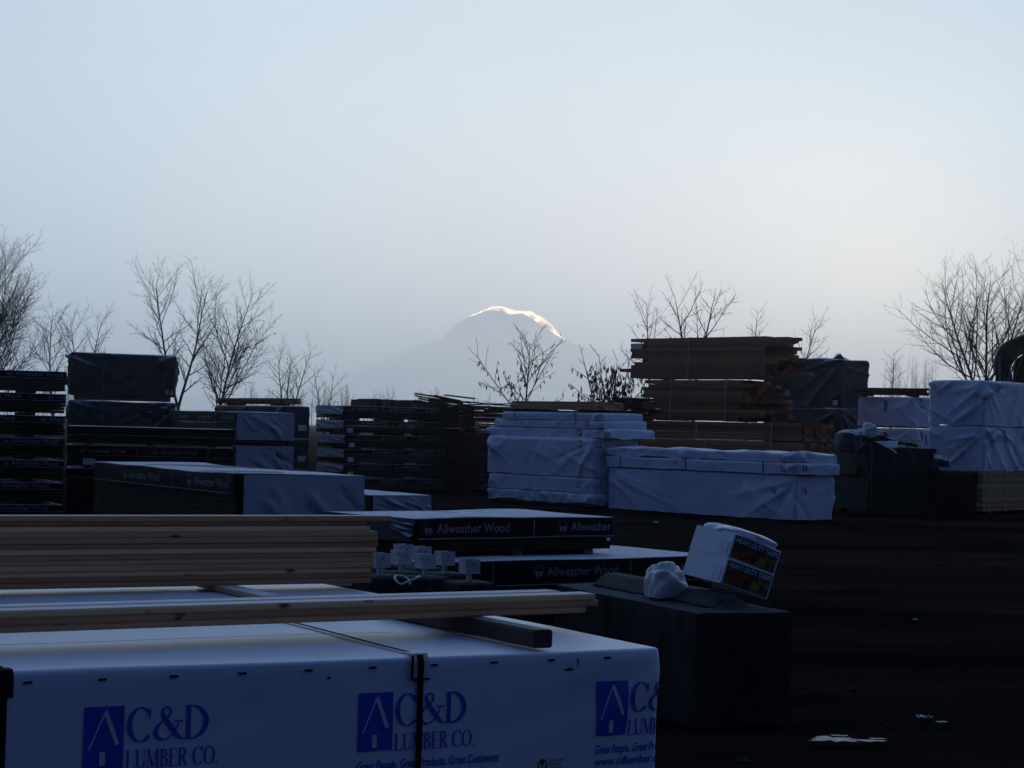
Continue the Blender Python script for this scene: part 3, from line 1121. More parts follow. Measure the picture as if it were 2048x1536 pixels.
def cd_unit(label, pin, seed, front):
    o = frame(pin, A30, CL, CW, (1, 0))
    t = thing('printed_lumber_unit', label, 'lumber unit', (o.x, o.y, TOP - CH), A30, 'white printed units in the foreground')
    for k in (0.1, 0.5, 0.9):
        box_obj('bolster', 'skid', t, CL * k - 0.045, CL * k + 0.045, 0.02, CW - 0.02, -(TOP - CH), 0.0)
    bd = course_mesh(CL - 0.06, CW - 0.06, 0, CH - 0.03, 16, seed, 0.006, 8).obj('boards', 'fir', t)
    bd.location = (0.03, 0.03, 0)
    bd['kind'] = 'stuff'
    cov = Cover(CL, CW, 0.03, CH, seed, amp=0.0075, folds=34, r=0.013, top_amp=0.006, hem=0.01, cell=0.028, fw=(0.01, 0.05), fl=(0.25, 0.9))
    wr = cov.obj('wrap', 'white', t)
    if not front:
        return t, cov
    cd, lum_, sl, url = serif2d('C&D'), serif2d('LUMBER CO.'), text2d('Great People. Great Products. Great Customers', 0.22, 0.018), text2d('www.cdlumber.com', 0.22, 0.018)
    fit = lambda sh, w: w / sh[0][:, 0].max()
    for k in range(6):
        u = CL - (0.226 + 0.785 * k)
        sq = join2d([quad(i / 8, j / 12, (i + 1) / 8, (j + 1) / 12) for i in range(8) for j in range(12)])
        lg = letter(wr, sq, 'blue', cov, u, CH - 0.258, 0.108, 0.162, out=0.0025, name='logo')
        letter(lg, logo_house(), 'whiteprint', cov, u, CH - 0.258, 0.108, 0.162, out=0.0042, name='logo_stroke')
        letter(wr, cd, 'blue', cov, u + 0.118, CH - 0.193, fit(cd, 0.225), 0.090, out=0.0025)
        letter(wr, lum_, 'blue', cov, u + 0.116, CH - 0.262, fit(lum_, 0.255), 0.048, out=0.0025)
        letter(wr, sl, 'blue', cov, u + 0.0, CH - 0.310, fit(sl, 0.455), 0.024, out=0.0025)
        letter(wr, url, 'blue', cov, u + 0.0, CH - 0.346, fit(url, 0.27), 0.024, out=0.0025)
    # small certification mark
    u = CL - 0.425
    letter(wr, join2d([arc(0.5, 0.45, 0.42, 0.42, 0, 360, 0.10, 0.10, 0, 18), ([(0.5, 1.05), (0.30, 0.55), (0.70, 0.55)], [(0, 1, 2)]), quad(0.44, 0.15, 0.56, 0.6)]), 'strap', cov, u, CH - 0.348, 0.034, 0.036, out=0.003, name='certification_mark')
    for q, (s_, w_) in enumerate((('SUSTAINABLE', 0.052), ('FORESTRY', 0.042), ('INITIATIVE', 0.045))):
        sh = text2d(s_)
        letter(wr, sh, 'strap', cov, u + 0.038, CH - 0.324 - 0.012 * q, fit(sh, w_), 0.008, out=0.003)
    # staples along the top edge
    k = 0
    uu = CL - 0.19
    while uu > 0.1:
        b = MB()
        p = cov.pos(uu, CH - 0.026, 0.003)
        b.box(p[0] - 0.011, p[0] + 0.011, p[1] - 0.0015, p[1] + 0.002, p[2] - 0.0028, p[2] + 0.0028)
        b.obj('staple', 'strap', t)
        uu -= 0.195
    for u_, bk in ((CL - 0.821, True), (CL - 2.008, False)):
        strap_obj(t, cov, u_, 'strap', 0.019, True, out=0.0075)
        # folded corner protector under the strap
        w = 0.026
        V, F = [], []
        prof = [(0.0, -0.062), (0.0, -0.03), (0.0, -0.012), (0.012, 0.0), (0.03, 0.0), (0.055, 0.0)]
        for yy, zz in prof:
            for q in (-1, 1):
                V.append((u_ + q * w, -0.006 + yy if yy > 0 else float(-cov.disp(u_, CH + zz)) - 0.004, CH + zz + (0.008 if yy > 0 else 0)))
        F = [(2 * i, 2 * i + 1, 2 * i + 3, 2 * i + 2) for i in range(len(prof) - 1)]
        cp = link('corner_protector', mesh('corner_protector', V, F, 'plastic' if bk else 'strap'), t)
        so = cp.modifiers.new('thick', 'SOLIDIFY')
        so.thickness = 0.003
        if bk:
            b = MB()
            b.box(u_ - w - 0.003, u_ - w + 0.001, -0.013, -0.004, CH - 0.064, CH + 0.004)
            b.box(u_ - w - 0.003, u_ + w + 0.002, -0.013, -0.004, CH - 0.066, CH - 0.061)
            b.obj('protector_rim', 'strap', cp)
    # torn and stained spots
    for tt, dz, w, h in ((0.345, 0.062, 0.040, 0.012), (0.295, 0.050, 0.006, 0.030), (1.11, 0.055, 0.014, 0.012)):
        rs = random.Random(int(tt * 1000))
        n = 9
        pts = [(0.5 + 0.5 * math.cos(6.28 * i / n) * rs.uniform(.5, 1), 0.5 + 0.5 * math.sin(6.28 * i / n) * rs.uniform(.4, 1)) for i in range(n)]
        letter(wr, (np.array(pts), [tuple(range(n))]), 'skid', cov, CL - tt, CH - dz, w, h, out=0.002, name='tear')
    return t, cov


cd_unit('white wrapped lumber unit with big blue printed logos filling the picture bottom', corner, 41, True)
pin2 = corner + E2 * (CW + 0.03)
cd_unit('plain topped white unit under the tall cedar decking stack, behind the printed one', pin2, 42, False)

# dunnage and loose decking boards on the two units
dn = PZ(1106, 1300, TOP)
dn_loc = dn - E1 * 0.032 + E2 * 0.006
o = box_obj('dunnage_block', 'skid', None, 0.0, 1.02, -0.032, 0.032, 0.006, 0.060, 0.006)
o.location, o.rotation_euler = (dn_loc.x, dn_loc.y, TOP), (0, 0, A30 + R(90))
tag(o, 'dark square timber carrying the low decking boards, its end at the white unit edge', 'dunnage')
o = box_obj('dunnage_block', 'skid', None, 0.0, 1.02, -0.032, 0.032, 0.006, 0.060, 0.006)
q = dn_loc - E1 * 2.9
o.location, o.rotation_euler = (q.x, q.y, TOP), (0, 0, A30 + R(90))
tag(o, 'dark square timber under the far left of the low decking boards', 'dunnage')
BT, BW = 0.0203, 0.09
ORD = ['topmost', 'second', 'third', 'fourth', 'fifth', 'sixth', 'seventh', 'eighth', 'ninth', 'tenth', 'eleventh', 'lowest']


def loose_board(label, end, L, dz=0.0, mat='deck', ang=A30, c=0.005, group=None):
    """board whose near right end corner is at `end`; runs left towards the camera"""
    e1 = Vector((math.cos(ang), math.sin(ang), 0))
    e2 = Vector((-math.sin(ang), math.cos(ang), 0))
    p = end - e1 * (L / 2) + e2 * (BW / 2)
    o = link('decking_board', board_mesh(L, BW, BT, c, mat), None, (p.x, p.y, end.z), (0, 0, ang))
    return tag(o, label, 'board', group)


VB = PZ(1190, 1225, TOP + 0.0605)
for k, (de, lab) in enumerate(((-0.035, 'lowest front board of the low decking pile, its end set back'), (0.012, 'middle front board of the low decking pile'),
                               (0.0, 'frosted top front board of the low decking pile, longest across the picture'))):
    loose_board(lab, VB + Vector((0, 0, k * BT)) + E1 * de, 3.6, ang=A30 + R(2.6), group='low decking pile')
for k, (de, lab) in enumerate(((-0.05, 'lowest rear board of the low decking pile'), (-0.02, 'middle rear board of the low decking pile'),
                               (-0.07, 'frosted top rear board of the low decking pile, just behind the front one'))):
    loose_board(lab, VB + Vector((0, 0, k * BT + 0.001)) + E1 * de + E2 * (BW + 0.006), 3.6, ang=A30 + R(2.6), group='low decking pile')

# tall decking stack on the rear unit
UB = PZ(744, 1166, TOP + 0.026)
dq = PZ(566, 1205, TOP)
o = box_obj('dunnage_board', 'deck', None, 0.0, 0.62, -0.045, 0.045, 0.006, 0.026, 0.003)
o.location, o.rotation_euler = (dq.x - 0.04 * E1.x, dq.y - 0.04 * E1.y, TOP), (0, 0, A30 + R(90))
tag(o, 'flat frosted spacer board sticking out from under the tall decking stack', 'spacer board')
o = box_obj('dunnage_board', 'deck', None, 0.0, 0.6, -0.045, 0.045, 0.006, 0.026, 0.003)
q = UB - E1 * 2.6
o.location, o.rotation_euler = (q.x, q.y, TOP), (0, 0, A30 + R(90))
tag(o, 'hidden spacer board under the left end of the tall decking stack', 'spacer board')
rs = random.Random(5)
ends = [0.0, 0.004, -0.004, 0.006, 0.012, 0.006, 0.018, 0.026, 0.022, 0.020, -0.012, -0.010]
for k in range(12):
    back = 0.0 if k != 11 else 0.03
    zz = UB + Vector((0, 0, k * BT)) + E1 * ends[k] + E2 * (rs.uniform(0, 0.011) + back)
    loose_board('%s board in the front face of the tall decking stack' % ORD[11 - k], zz, 3.2, group='tall decking stack')
    if k < 11:
        loose_board('%s board in the rear column of the tall decking stack' % ORD[11 - k], zz + E1 * rs.uniform(-.03, .03) + E2 * (BW + 0.008), 3.2, group='tall decking stack')
loose_board('frosted loose top board sticking out past the end of the tall decking stack', UB + Vector((0, 0, 12 * BT)) + E1 * 0.085 + E2 * 0.012, 3.2, group='tall decking stack')

# ================================================================ concrete block with tarp cartons
BLK = PD(1394, 1209, 10.2)
BANG = math.atan2(-0.92, 0.39) + R(0)           # long axis: away-left to near-right
BL_, BW_, BH_ = 1.80, 0.58, 0.60


def eco_block(label, pin, ang, at, seed, name='concrete_block'):
    o = frame(pin, ang, BL_, BW_, at)
    t = thing(name, label, 'concrete block', (o.x, o.y, -0.02), ang)
    rs = np.random.RandomState(seed)
    nx, ny, nz_ = 40, 14, 14
    w1, w2 = wave(seed, 9, 1.0, 9.0), wave(seed + 4, 9, 1.0, 9.0)
    V, F = [], []

    def patch(fn, a, b, flip=False):
        k = len(V)
        for j in range(b + 1):
            for i in range(a + 1):
                V.append(fn(i / a, j / b))
        for j in range(b):
            for i in range(a):
                q = (k + j * (a + 1) + i, k + j * (a + 1) + i + 1, k + (j + 1) * (a + 1) + i + 1, k + (j + 1) * (a + 1) + i)
                F.append(q[::-1] if flip else q)

    def rnd(x, y, z):
        """round the edges, roughen"""
        e = 0.03
        cx, cy, cz = min(max(x, e), BL_ - e), min(max(y, e), BW_ - e), min(max(z, 0), BH_ - e)
        d = Vector((x - cx, y - cy, z - cz))
        if d.length > 1e-6:
            d = d.normalized() * e
        n_ = 0.014 * float(w1(x * 1.7 + z, y * 1.7 + z)) + 0.012 * float(w2(x * 3 + z * 2, y * 3 - z)) + 0.008 * rs.normal(0, 0.3)
        return (cx + d.x * (1 + n_ * 20), cy + d.y * (1 + n_ * 20), cz + d.z * (1 + n_ * 20))
    patch(lambda a, b: rnd(a * BL_, 0, b * BH_), nx, nz_)
    patch(lambda a, b: rnd(BL_, a * BW_, b * BH_), ny, nz_)
    patch(lambda a, b: rnd(BL_ - a * BL_, BW_, b * BH_), nx, nz_)
    patch(lambda a, b: rnd(0, BW_ - a * BW_, b * BH_), ny, nz_)
    patch(lambda a, b: rnd(a * BL_, b * BW_, BH_), nx, ny)
    body = link('body', mesh('body', V, F, 'concrete', True), t)
    # raised key along the top
    V2, F2 = [], []
    pr = [(-0.13, 0.0), (-0.125, 0.02), (-0.06, 0.075), (-0.045, 0.085), (0.045, 0.085), (0.06, 0.075), (0.125, 0.02), (0.13, 0.0)]
    n = 44
    for i in range(n + 1):
        a = i / n
        x = 0.10 + a * (BL_ - 0.2)
        sq = min(1, a / 0.06, (1 - a) / 0.06)
        for yy, zz in pr:
            V2.append((x + rs.normal(0, .002), BW_ / 2 + yy * (0.55 + 0.45 * sq) + 0.004 * float(w2(x * 2, yy)), BH_ - 0.008 + zz * sq + 0.004 * float(w1(x, yy * 3))))
    for i in range(n):
        for j in range(7):
            F2.append((i * 8 + j, (i + 1) * 8 + j, (i + 1) * 8 + j + 1, i * 8 + j + 1))
    link('top_key', mesh('top_key', V2, F2, 'concrete', False), t)
    return t


eco_block('big mossy concrete block with a raised key, tarp cartons resting on it', (BLK.x, BLK.y), BANG, (1, 0), 61)
b2 = PZ(866, 1166, 0.58)
eco_block('dark concrete block partly hidden behind the decking boards, white cord on its top', (b2.x, b2.y), A30, (1, 0), 62)

# white cord curled on the second block
pts = []
c0 = PZ(800, 1152, 0.67)
for i in range(30):
    a = i / 29 * 4.4
    pts.append((c0.x + 0.055 * math.cos(a * 1.5) + 0.012 * a, c0.y + 0.05 * math.sin(a * 1.5), 0.625 + 0.045 * abs(math.sin(a * 1.1))))
b = MB()
b.tube(pts, 0.006, 6)
tag(b.obj('cord', 'plastic', None, True), 'loop of white cord lying on the dark concrete block', 'cord')


def carton(label, loc, rot, w, d, h, printed=True):
    t = thing('tarp_carton', label, 'carton', loc, rot=rot, group='tarp cartons on the concrete block')
    box_obj('body', 'carton', t, 0, w, 0, d, 0, h, 0.004)
    p = box_obj('printed_panel', 'cartonprint', t, 0.012, w - 0.010, -0.003, 0.001, 0.008, h - 0.010)
    head = box_obj('printed_panel', 'darkprint', t, 0.012, w - 0.010, -0.0045, 0.0, h - 0.052, h - 0.010)
    v, f = text2d('HEAVY-DUTY TARPS', bold=0.022)
    k = (w - 0.035) / v[:, 0].max()
    link('lettering', mesh('lettering', [(0.018 + a * k, -0.0062, h - 0.045 + b_ * 0.028) for a, b_ in v], f, 'tag'), head)
    box_obj('label', 'tag', t, -0.0035, 0.0, 0.02, 0.085, 0.015, h * 0.6)
    v = [(0.5 + 0.5 * math.cos(R(a)), 0.5 + 0.5 * math.sin(R(a))) for a in (0, 90, 180, 270)]
    link('emblem', mesh('emblem', [(0.135 + a * 0.055, -0.0045, 0.012 + c * 0.055) for a, c in v], [(0, 1, 2, 3)], 'darkprint'), t)
    for zz, ww in ((0.074, 0.10), (0.062, 0.085), (0.050, 0.06)):
        if zz < h - 0.06:
            link('print_line', mesh('print_line', [(0.02, -0.0045, zz), (0.02 + ww, -0.0045, zz), (0.02 + ww, -0.0045, zz + 0.005), (0.02, -0.0045, zz + 0.005)], [(0, 1, 2, 3)], 'darkprint'), t)
    return t


cb = PD(1440, 1166, 10.45)                      # near bottom corner of the lower carton
CROT = (Matrix.Rotation(R(16.5), 3, 'Y') @ Matrix.Rotation(R(-5), 3, 'X') @ Matrix.Rotation(R(31), 3, 'Z')).to_euler()
CMAT = CROT.to_matrix()
cw, cdp, chh = 0.335, 0.34, 0.142
carton('lower printed carton tilted on the concrete block', cb, CROT, cw, cdp, chh)
carton('upper printed carton sagging on top of the other one', cb + CMAT @ Vector((0.0, 0.004, chh + 0.002)), (Matrix.Rotation(R(17.5), 3, 'Y') @ Matrix.Rotation(R(-6), 3, 'X') @ Matrix.Rotation(R(31), 3, 'Z')).to_euler(), cw, cdp, 0.135)


def lump(name, label, cat, loc, size, seed, mat, rot=0.0, crump=0.25, parent=None, n=26, sharp=3.0):
    """crumpled sheet heap: a noisy flattened dome"""
    w1, w2 = wave(seed, 10, 0.6, 3.0), wave(seed + 1, 10, 2.0, 7.0)
    V, F = [], []
    for j in range(n + 1):
        th = R(100) * j / n
        for i in range(2 * n):
            ph = math.pi * i / n
            cx, cy = math.cos(ph), math.sin(ph)
            sq = (abs(cx) ** sharp + abs(cy) ** sharp) ** (-1 / sharp)
            d = 1 + crump * float(w1(cx * math.sin(th) + 3, cy * math.sin(th) + math.cos(th))) - 0.9 * crump * abs(float(w2(ph * 0.9 + 0.4 * th, 0.55 * th))) + 0.35 * crump * abs(float(w2(cx * th, cy * th)))
            rr = math.sin(th) ** 0.6
            V.append((size[0] * cx * sq * rr * d, size[1] * cy * sq * rr * d, size[2] * (max(0.0, math.cos(th)) ** 0.7 if th < R(90) else math.cos(th)) * d))
    m = 2 * n
    for j in range(n):
        for i in range(m):
            F.append((j * m + i, (j + 1) * m + i, (j + 1) * m + (i + 1) % m, j * m + (i + 1) % m))
    o = link(name, mesh(name, V, F, mat, True), parent, loc, (0, 0, rot))
    if label:
        tag(o, label, cat)
    return o


pl = PD(1332, 1152, 10.9)
lump('crumpled_plastic', 'crumpled white plastic bag beside the tarp cartons on the concrete block', 'plastic bag', (pl.x, pl.y, 0.625), (0.105, 0.11, 0.15), 71, 'plastic', 0.3, 0.28, sharp=4.0)
ct = cb + CMAT @ Vector((cw * 0.52, cdp * 0.5, 2 * chh - 0.008))
o = lump('plastic_cover', 'torn white plastic draped over the top of the upper carton', 'plastic sheet', ct, (cw * 0.50, cdp * 0.52, 0.045), 72, 'plastic', 0, 0.16, sharp=5.0)
o.rotation_euler = CROT

# ================================================================ pier blocks with steel post brackets on a pallet
PB = [(790, 824, 1089, 12.2), (786, 819, 1102, 11.6), (827, 860, 1095, 12.0), (835, 866, 1109, 11.3), (873, 907, 1101, 11.6), (922, 957, 1106, 11.0), (744, 775, 1113, 11.3)]
PBL = ['rearmost pier block, its bracket highest in the picture', 'pier block second from the left, bracket in front of the rearmost one', 'pier block in the middle of the rear row',
       'pier block in the middle of the front row', 'pier block left behind the rightmost one', 'rightmost pier block, concrete foot showing in full', 'leftmost pier block, half hidden by the decking stack']


def pier_block(label, pxl, pxr, py, D):
    p = PD((pxl + pxr) / 2, py, D)
    ztop = p.z
    t = thing('pier_block', label, 'pier block', (p.x, D, ztop - 0.46), R(-58 + random.Random(pxl).uniform(-6, 6)), 'concrete pier blocks with post brackets')
    b = MB()
    h = 0.335
    a0, a1 = 0.15, 0.11
    v = [(-a0, -a0, 0), (a0, -a0, 0), (a0, a0, 0), (-a0, a0, 0), (-a1, -a1, h - 0.012), (a1, -a1, h - 0.012), (a1, a1, h - 0.012), (-a1, a1, h - 0.012),
         (-a1 + .012, -a1 + .012, h), (a1 - .012, -a1 + .012, h), (a1 - .012, a1 - .012, h), (-a1 + .012, a1 - .012, h)]
    f = [(3, 2, 1, 0)] + [(k * 4 + i, k * 4 + (i + 1) % 4, (k + 1) * 4 + (i + 1) % 4, (k + 1) * 4 + i) for k in (0, 1) for i in range(4)] + [(8, 9, 10, 11)]
    b.add(v, f)
    b.obj('concrete_foot', 'concrete', t)
    b = MB()
    w, pl_ = 0.045, 0.003
    b.box(-0.012, 0.012, -0.012, 0.012, h - 0.01, h + 0.045)
    b.box(-w, w, -w, w, h + 0.045, h + 0.048)
    br = b.obj('bracket', 'galv', t)
    for s_ in (-1, 1):
        for q in ('plate',):
            m_ = MB()
            m_.box(s_ * w - 0.0015, s_ * w + 0.0015, -w, w, h + 0.0485, h + 0.125)
            m_.obj('bracket_plate', 'galv', br)
        m_ = MB()
        m_.tube([(s_ * w - 0.003, 0, h + 0.095), (s_ * w + 0.003, 0, h + 0.095)], 0.005, 8)
        m_.obj('bolt_hole', 'strap', br)
    return t


zs_ = []
for (a, b_, py, D), lab in zip(PB, PBL):
    t = pier_block(lab, a, b_, py, D)
    zs_.append(t.location.z)
zb = sum(zs_) / len(zs_)
for t in [o for o in C.objects if o.name.startswith('pier_block')]:
    t.location.z = zb
# pallets under the pier blocks
pc = PD(850, 1150, 11.55)
NP = 3
ph = (zb + 0.01) / NP
for k in range(NP):
    t = thing('pallet', ['bottom', 'middle', 'top'][k] + ' wooden pallet under the concrete pier blocks', 'pallet', (pc.x, pc.y, k * ph - 0.012), A30 + R(3 * k - 3), 'pallets under the pier blocks')
    for y in (-0.5, 0, 0.5):
        box_obj('stringer', 'old', t, -0.65, 0.65, y - 0.02, y + 0.02, 0.018, ph - 0.018)
    for x in np.linspace(-0.6, 0.6, 7):
        box_obj('deck_slat', 'old', t, x - 0.045, x + 0.045, -0.55, 0.55, ph - 0.018, ph - 0.001)
    for x in (-0.58, 0, 0.58):
        box_obj('deck_slat', 'old', t, x - 0.045, x + 0.045, -0.55, 0.55, 0.0, 0.018)

# ================================================================ black printed bundles in the middle
G1 = 'black printed lumber bundles'
H40 = R(40)
w0 = PD(835, 1037, 14.0)
zt = w0.z
aw_bundle('upper black bundle with crumpled end wrap and pale lettering, behind the decking boards', (w0.x, w0.y), H40, 1.88, 1.1, zt - 0.285, 0.285, (0, 0), band=0.155,
          texts=(0.05, 1.33), tw=0.80, th=0.064, seed=101, group=G1, end=('left', 'dark', 0.0, 1.0), sheet_lo=0.42, amp=0.006, tagpos=(1.80, 0.10, 0.035, 0.022), seps=(1.09,), sag=0.012, tv=0.32)
e1w, e2w = Vector((math.cos(H40), math.sin(H40))), Vector((-math.sin(H40), math.cos(H40)))
wl = Vector((w0.x, w0.y)) - e2w * 0.26 - e1w * 0.15
aw_bundle('long black bundle lying under the short one, white frosted top showing at its right', wl, H40 - R(3), 2.72, 1.3, 0.0, zt - 0.287, (0, 0), band=0.19,
          texts=(0.98, 2.26), tw=0.80, th=0.064, seed=102, group=G1, amp=0.004, seps=(0.62, 1.9), sag=0.008, tv=0.36)

# bundle with grey end sheet right behind the decking stack
x0 = PD(472, 948, 16.0)
A60 = R(-60)
aw_bundle('wide bundle with grey end sheet and rippled lettering, just above the tall decking stack', (x0.x, x0.y), A60, 3.6, 1.14, 0.0, x0.z, (1, 0), band=0.17,
          texts=(0.9, 2.55), tw=0.95, th=0.07, seed=103, group=G1, end=('right', 'grey', 0.05, 1.0), sheet_lo=0.3, amp=0.012, seps=(2.2,), sag=0.02, tv=0.3)
y0_ = PD(742, 990, 31.0)
aw_bundle('small low bundle with grey end sheet left of the number 12 stack', (y0_.x, y0_.y), A60, 3.0, 1.05, 0.0, y0_.z, (1, 0), band=0.12,
          texts=(), seed=104, group=G1, end=('right', 'grey', 0.02, 1.0), sheet_lo=0.05, amp=0.008, sag=0.012)

# tall stack at the left edge
aP = PD(132, 760, 26.5)
AH = R(24)
pit = 0.297
ztop = PD(132, 744, 26.5).z
NAMES8 = ['top', 'second from top', 'third from top', 'fourth from top', 'fifth from top', 'sixth from top', 'seventh from top', 'bottom']
toff = [0.78, 0.86, 0.94, 0.80, 0.80, 0.92, 0.92, 0.70]
for k in range(7):
    z = ztop - pit * (k + 1)
    tx = 3.6 - toff[k]
    aw_bundle('%s black bundle of the tall stack at the left edge' % NAMES8[k if k < 6 else 7], (aP.x, aP.y), AH, 3.6, 1.1, z if k < 6 else 0.0, pit if k < 6 else z + pit, (1, 0), band=0.10,
              texts=(tx, tx - 1.08) if k not in (1, 2) else (tx + 0.62, tx - 0.46), tw=0.74, th=0.058, seed=110 + k, group='stack at the left edge', seps=(tx - 0.2, tx + 0.86 if k in (1, 2) else tx - 1.28))

# black bundles in front of the charcoal tarped units
dP = PD(136, 860, 28.0)
zD = PD(136, 851, 28.0).z
DH = R(11)
aw_bundle('plain black bundle with a thin frost line, in front of the charcoal tarped units', (dP.x, dP.y), DH, 2.32, 1.2, zD - 0.27, 0.27, (0, 0), band=0.13, texts=(), seed=121, group='black stack before the tarped units', line=True)
aw_bundle('lettered black bundle right under the plain one before the tarped units', (dP.x, dP.y), DH, 2.32, 1.2, zD - 0.27 - 0.33, 0.33, (0, 0), band=0.15, texts=(0.18, 1.19), tw=0.64, th=0.058, seed=122,
          group='black stack before the tarped units', seps=(0.98, 1.98), tagpos=(0.22, 0.05, 0.17, 0.09))
aw_bundle('lowest black bundle before the tarped units, mostly behind the rippled bundle', (dP.x, dP.y), DH, 2.32, 1.2, 0.0, zD - 0.6, (0, 0), band=0.13, texts=(), seed=123, group='black stack before the tarped units')

# stack with grey end sheets
cP = PD(473, 830, 36.0)
zC = PD(473, 823, 36.0).z
CHd = R(-62)
aw_bundle('upper small printed bundle with flapping grey end sheet, left of the dark tarped end', (cP.x, cP.y), CHd, 3.6, 1.12, zC - 0.62, 0.62, (1, 0), band=0.20, texts=(0.3, 1.55, 2.8), tw=0.72, th=0.07, seed=131,
          group='stack with grey end sheets', end=('right', 'grey', 0.0, 1.0), sheet_lo=0.18, seps=(1.3, 2.5), sag=0.015, amp=0.008)
aw_bundle('lower bundle with grey end sheet beneath the flapping one', (cP.x, cP.y), CHd, 3.6, 1.12, 0.0, zC - 0.622, (1, 0), band=0.14, texts=(), seed=132, group='stack with grey end sheets',
          end=('right', 'grey', 0.0, 1.0), sheet_lo=0.35, amp=0.008)

# six-high stack beside the rough boards
fP = PD(688, 830, 44.0)
zF = PD(688, 811, 44.0).z
FH = R(38)
n6 = 6
p6 = 0.325
offs = [0.18, 0.45, 0.95, 0.72, 0.36, 0.95]
for k in range(n6):
    z = zF - p6 * (k + 1)
    last = k == n6 - 1
    sh = (0.0, 0.02, 0.1, 0.08, 0.08, 0.1)[k]
    aw_bundle('%s bundle of the six high stack with pale end sheets' % NAMES8[k if not last else 7], (fP.x + sh * 0.6, fP.y), FH, 3.2, 1.15, max(0.0, z), p6 if not last else z + p6, (0, 0), band=0.12,
              texts=tuple(q for q in (offs[k] - 1.0, offs[k], offs[k] + 1.02, offs[k] + 2.04) if 0.05 < q < 2.4), tw=0.70, th=0.062, seed=140 + k, group='six high stack with pale end sheets',
              end=('left', 'grey', 0.0, 0.97), sheet_lo=0.42, seps=tuple(q for q in (offs[k] + 0.86, offs[k] + 1.88) if q < 3.1), tagpos=(0.06, 0.05, 0.15, 0.10) if 0 < k < 5 else None, amp=0.006, bol=0.05)

# charcoal tarped units
TP = PD(138, 800, 44.0)
zT = PD(138, 703, 44.0).z
GT = 'charcoal tarped units on the left'
for k, (z0_, h_, lab) in enumerate(((zT - 1.06, 1.06, 'top charcoal tarped unit standing against the bare trees'), (zT - 2.05, 0.97, 'charcoal tarped unit directly under the top one, behind the black bundles'),
                                    (0.0, zT - 2.07, 'lowest charcoal tarped unit, hidden behind the black bundles'))):
    t, cov = soft_unit(lab, (TP.x, TP.y), R(11.5), 2.33, 1.2, z0_, h_, (0, 0), 'dark', 150 + k, GT, amp=0.035, folds=26, top_amp=0.03, straps=(0.74, 2.08), strap_mat='strapg', lift=0.11, core='cedar', hem=0.015,
                       tagpos=(2.12, 0.16, 0.16, 0.10) if k == 0 else None, r=0.05, fw=(0.02, 0.05), fl=(0.5, 1.4))
    wr = [c_ for c_ in t.children if c_.name.startswith('wrap')][0]
    for u in (0.36, 1.22):
        lz = h_ * 0.46
        letter(wr, join2d([quad(0, 0, 1, 0.75), ([(0, 0.75), (1, 0.75), (0.5, 1.2)], [(0, 1, 2)])]), 'darkprint', cov, u, lz, 0.13, 0.11, out=0.004, name='logo')
        sh = serif2d('LUMBER')
        letter(wr, sh, 'darkprint', cov, u + 0.17, lz + 0.02, 0.36 / sh[0][:, 0].max(), 0.08, out=0.004)

# dark tarped stack behind the grey-ended bundles, boards on top
eP = PD(566, 840, 42.0)
zE = PD(590, 812, 42.0).z
for k, (z0_, h_, lab) in enumerate(((zE - 0.68, 0.68, 'upper dark tarped unit between the grey end sheets and the six high stack'), (zE - 1.34, 0.65, 'middle dark tarped unit next to the narrow gap'), (0.0, zE - 1.35, 'lowest dark tarped unit next to the narrow gap'))):
    soft_unit(lab, (eP.x, eP.y), R(-58), 3.6, 0.64, z0_, h_, (1, 0), 'dark', 160 + k, 'dark tarped units by the narrow gap', amp=0.02, folds=18, core='old', tagpos=(3.6 + 0.36, 0.16, 0.18, 0.12) if k < 2 else None)


def board_unit(label, pin, ang, L, W, z0, H, at, rows, cols, seed, mat='cedar', jit=0.05, group=None, straps=(), poke=0.0, tagpos=None, bol=0.02, name='board_bundle', pokers=0.12, gap=0.004):
    o = frame(pin, ang, L, W, at)
    t = thing(name, label, 'board bundle', (o.x, o.y, z0), ang, group)
    rs = random.Random(seed)
    for k in (0.15, 0.85):
        box_obj('bolster', 'skid', t, L * k - 0.045, L * k + 0.045, 0.03, W - 0.03, 0, bol)
    h = (H - bol) / rows
    w = W / cols
    lens = [L, L * 0.985, L * 1.012]
    for i in range(rows):
        for j in range(cols):
            ln = rs.choice(lens)
            x = L / 2 + rs.uniform(-jit, jit)
            if rs.random() < pokers:
                x += rs.choice([-1, 1, 1]) * rs.uniform(0.2, 1.0) * poke
            b = link('board', board_mesh(ln, round(w - gap, 4), round(h - 0.002, 4), 0.003, mat), t, (x, w * (j + 0.5) + (rs.uniform(-0.012, 0.004) if j == 0 else 0), bol + h * i), (0, 0, R(rs.uniform(-.12, .12))))
    for u in straps:
        b = MB()
        b.box(u - 0.012, u + 0.012, -0.022, -0.018, bol * 0.5, H + 0.004)
        b.box(u - 0.012, u + 0.012, -0.022, W, H + 0.0045, H + 0.008)
        b.box(u - 0.03, u + 0.03, -0.03, -0.0225, H - 0.05, H + 0.006)
        b.obj('strap', 'strapw', t)
    if tagpos:
        u, zz, w_, h_ = tagpos
        box_obj('tag', 'tag', t, u, u + w_, -0.034, -0.026, zz, zz + h_)
    return t


zb_ = PD(480, 801, 41.0).z
board_unit('reddish board bundle lying on the dark tarped unit left of the narrow gap', (eP.x - 0.12, eP.y + 0.3), R(-58), 3.3, 0.5, zE + 0.005, 0.16, (1, 0), 3, 4, 171, 'cedar', 0.02, bol=0.035)

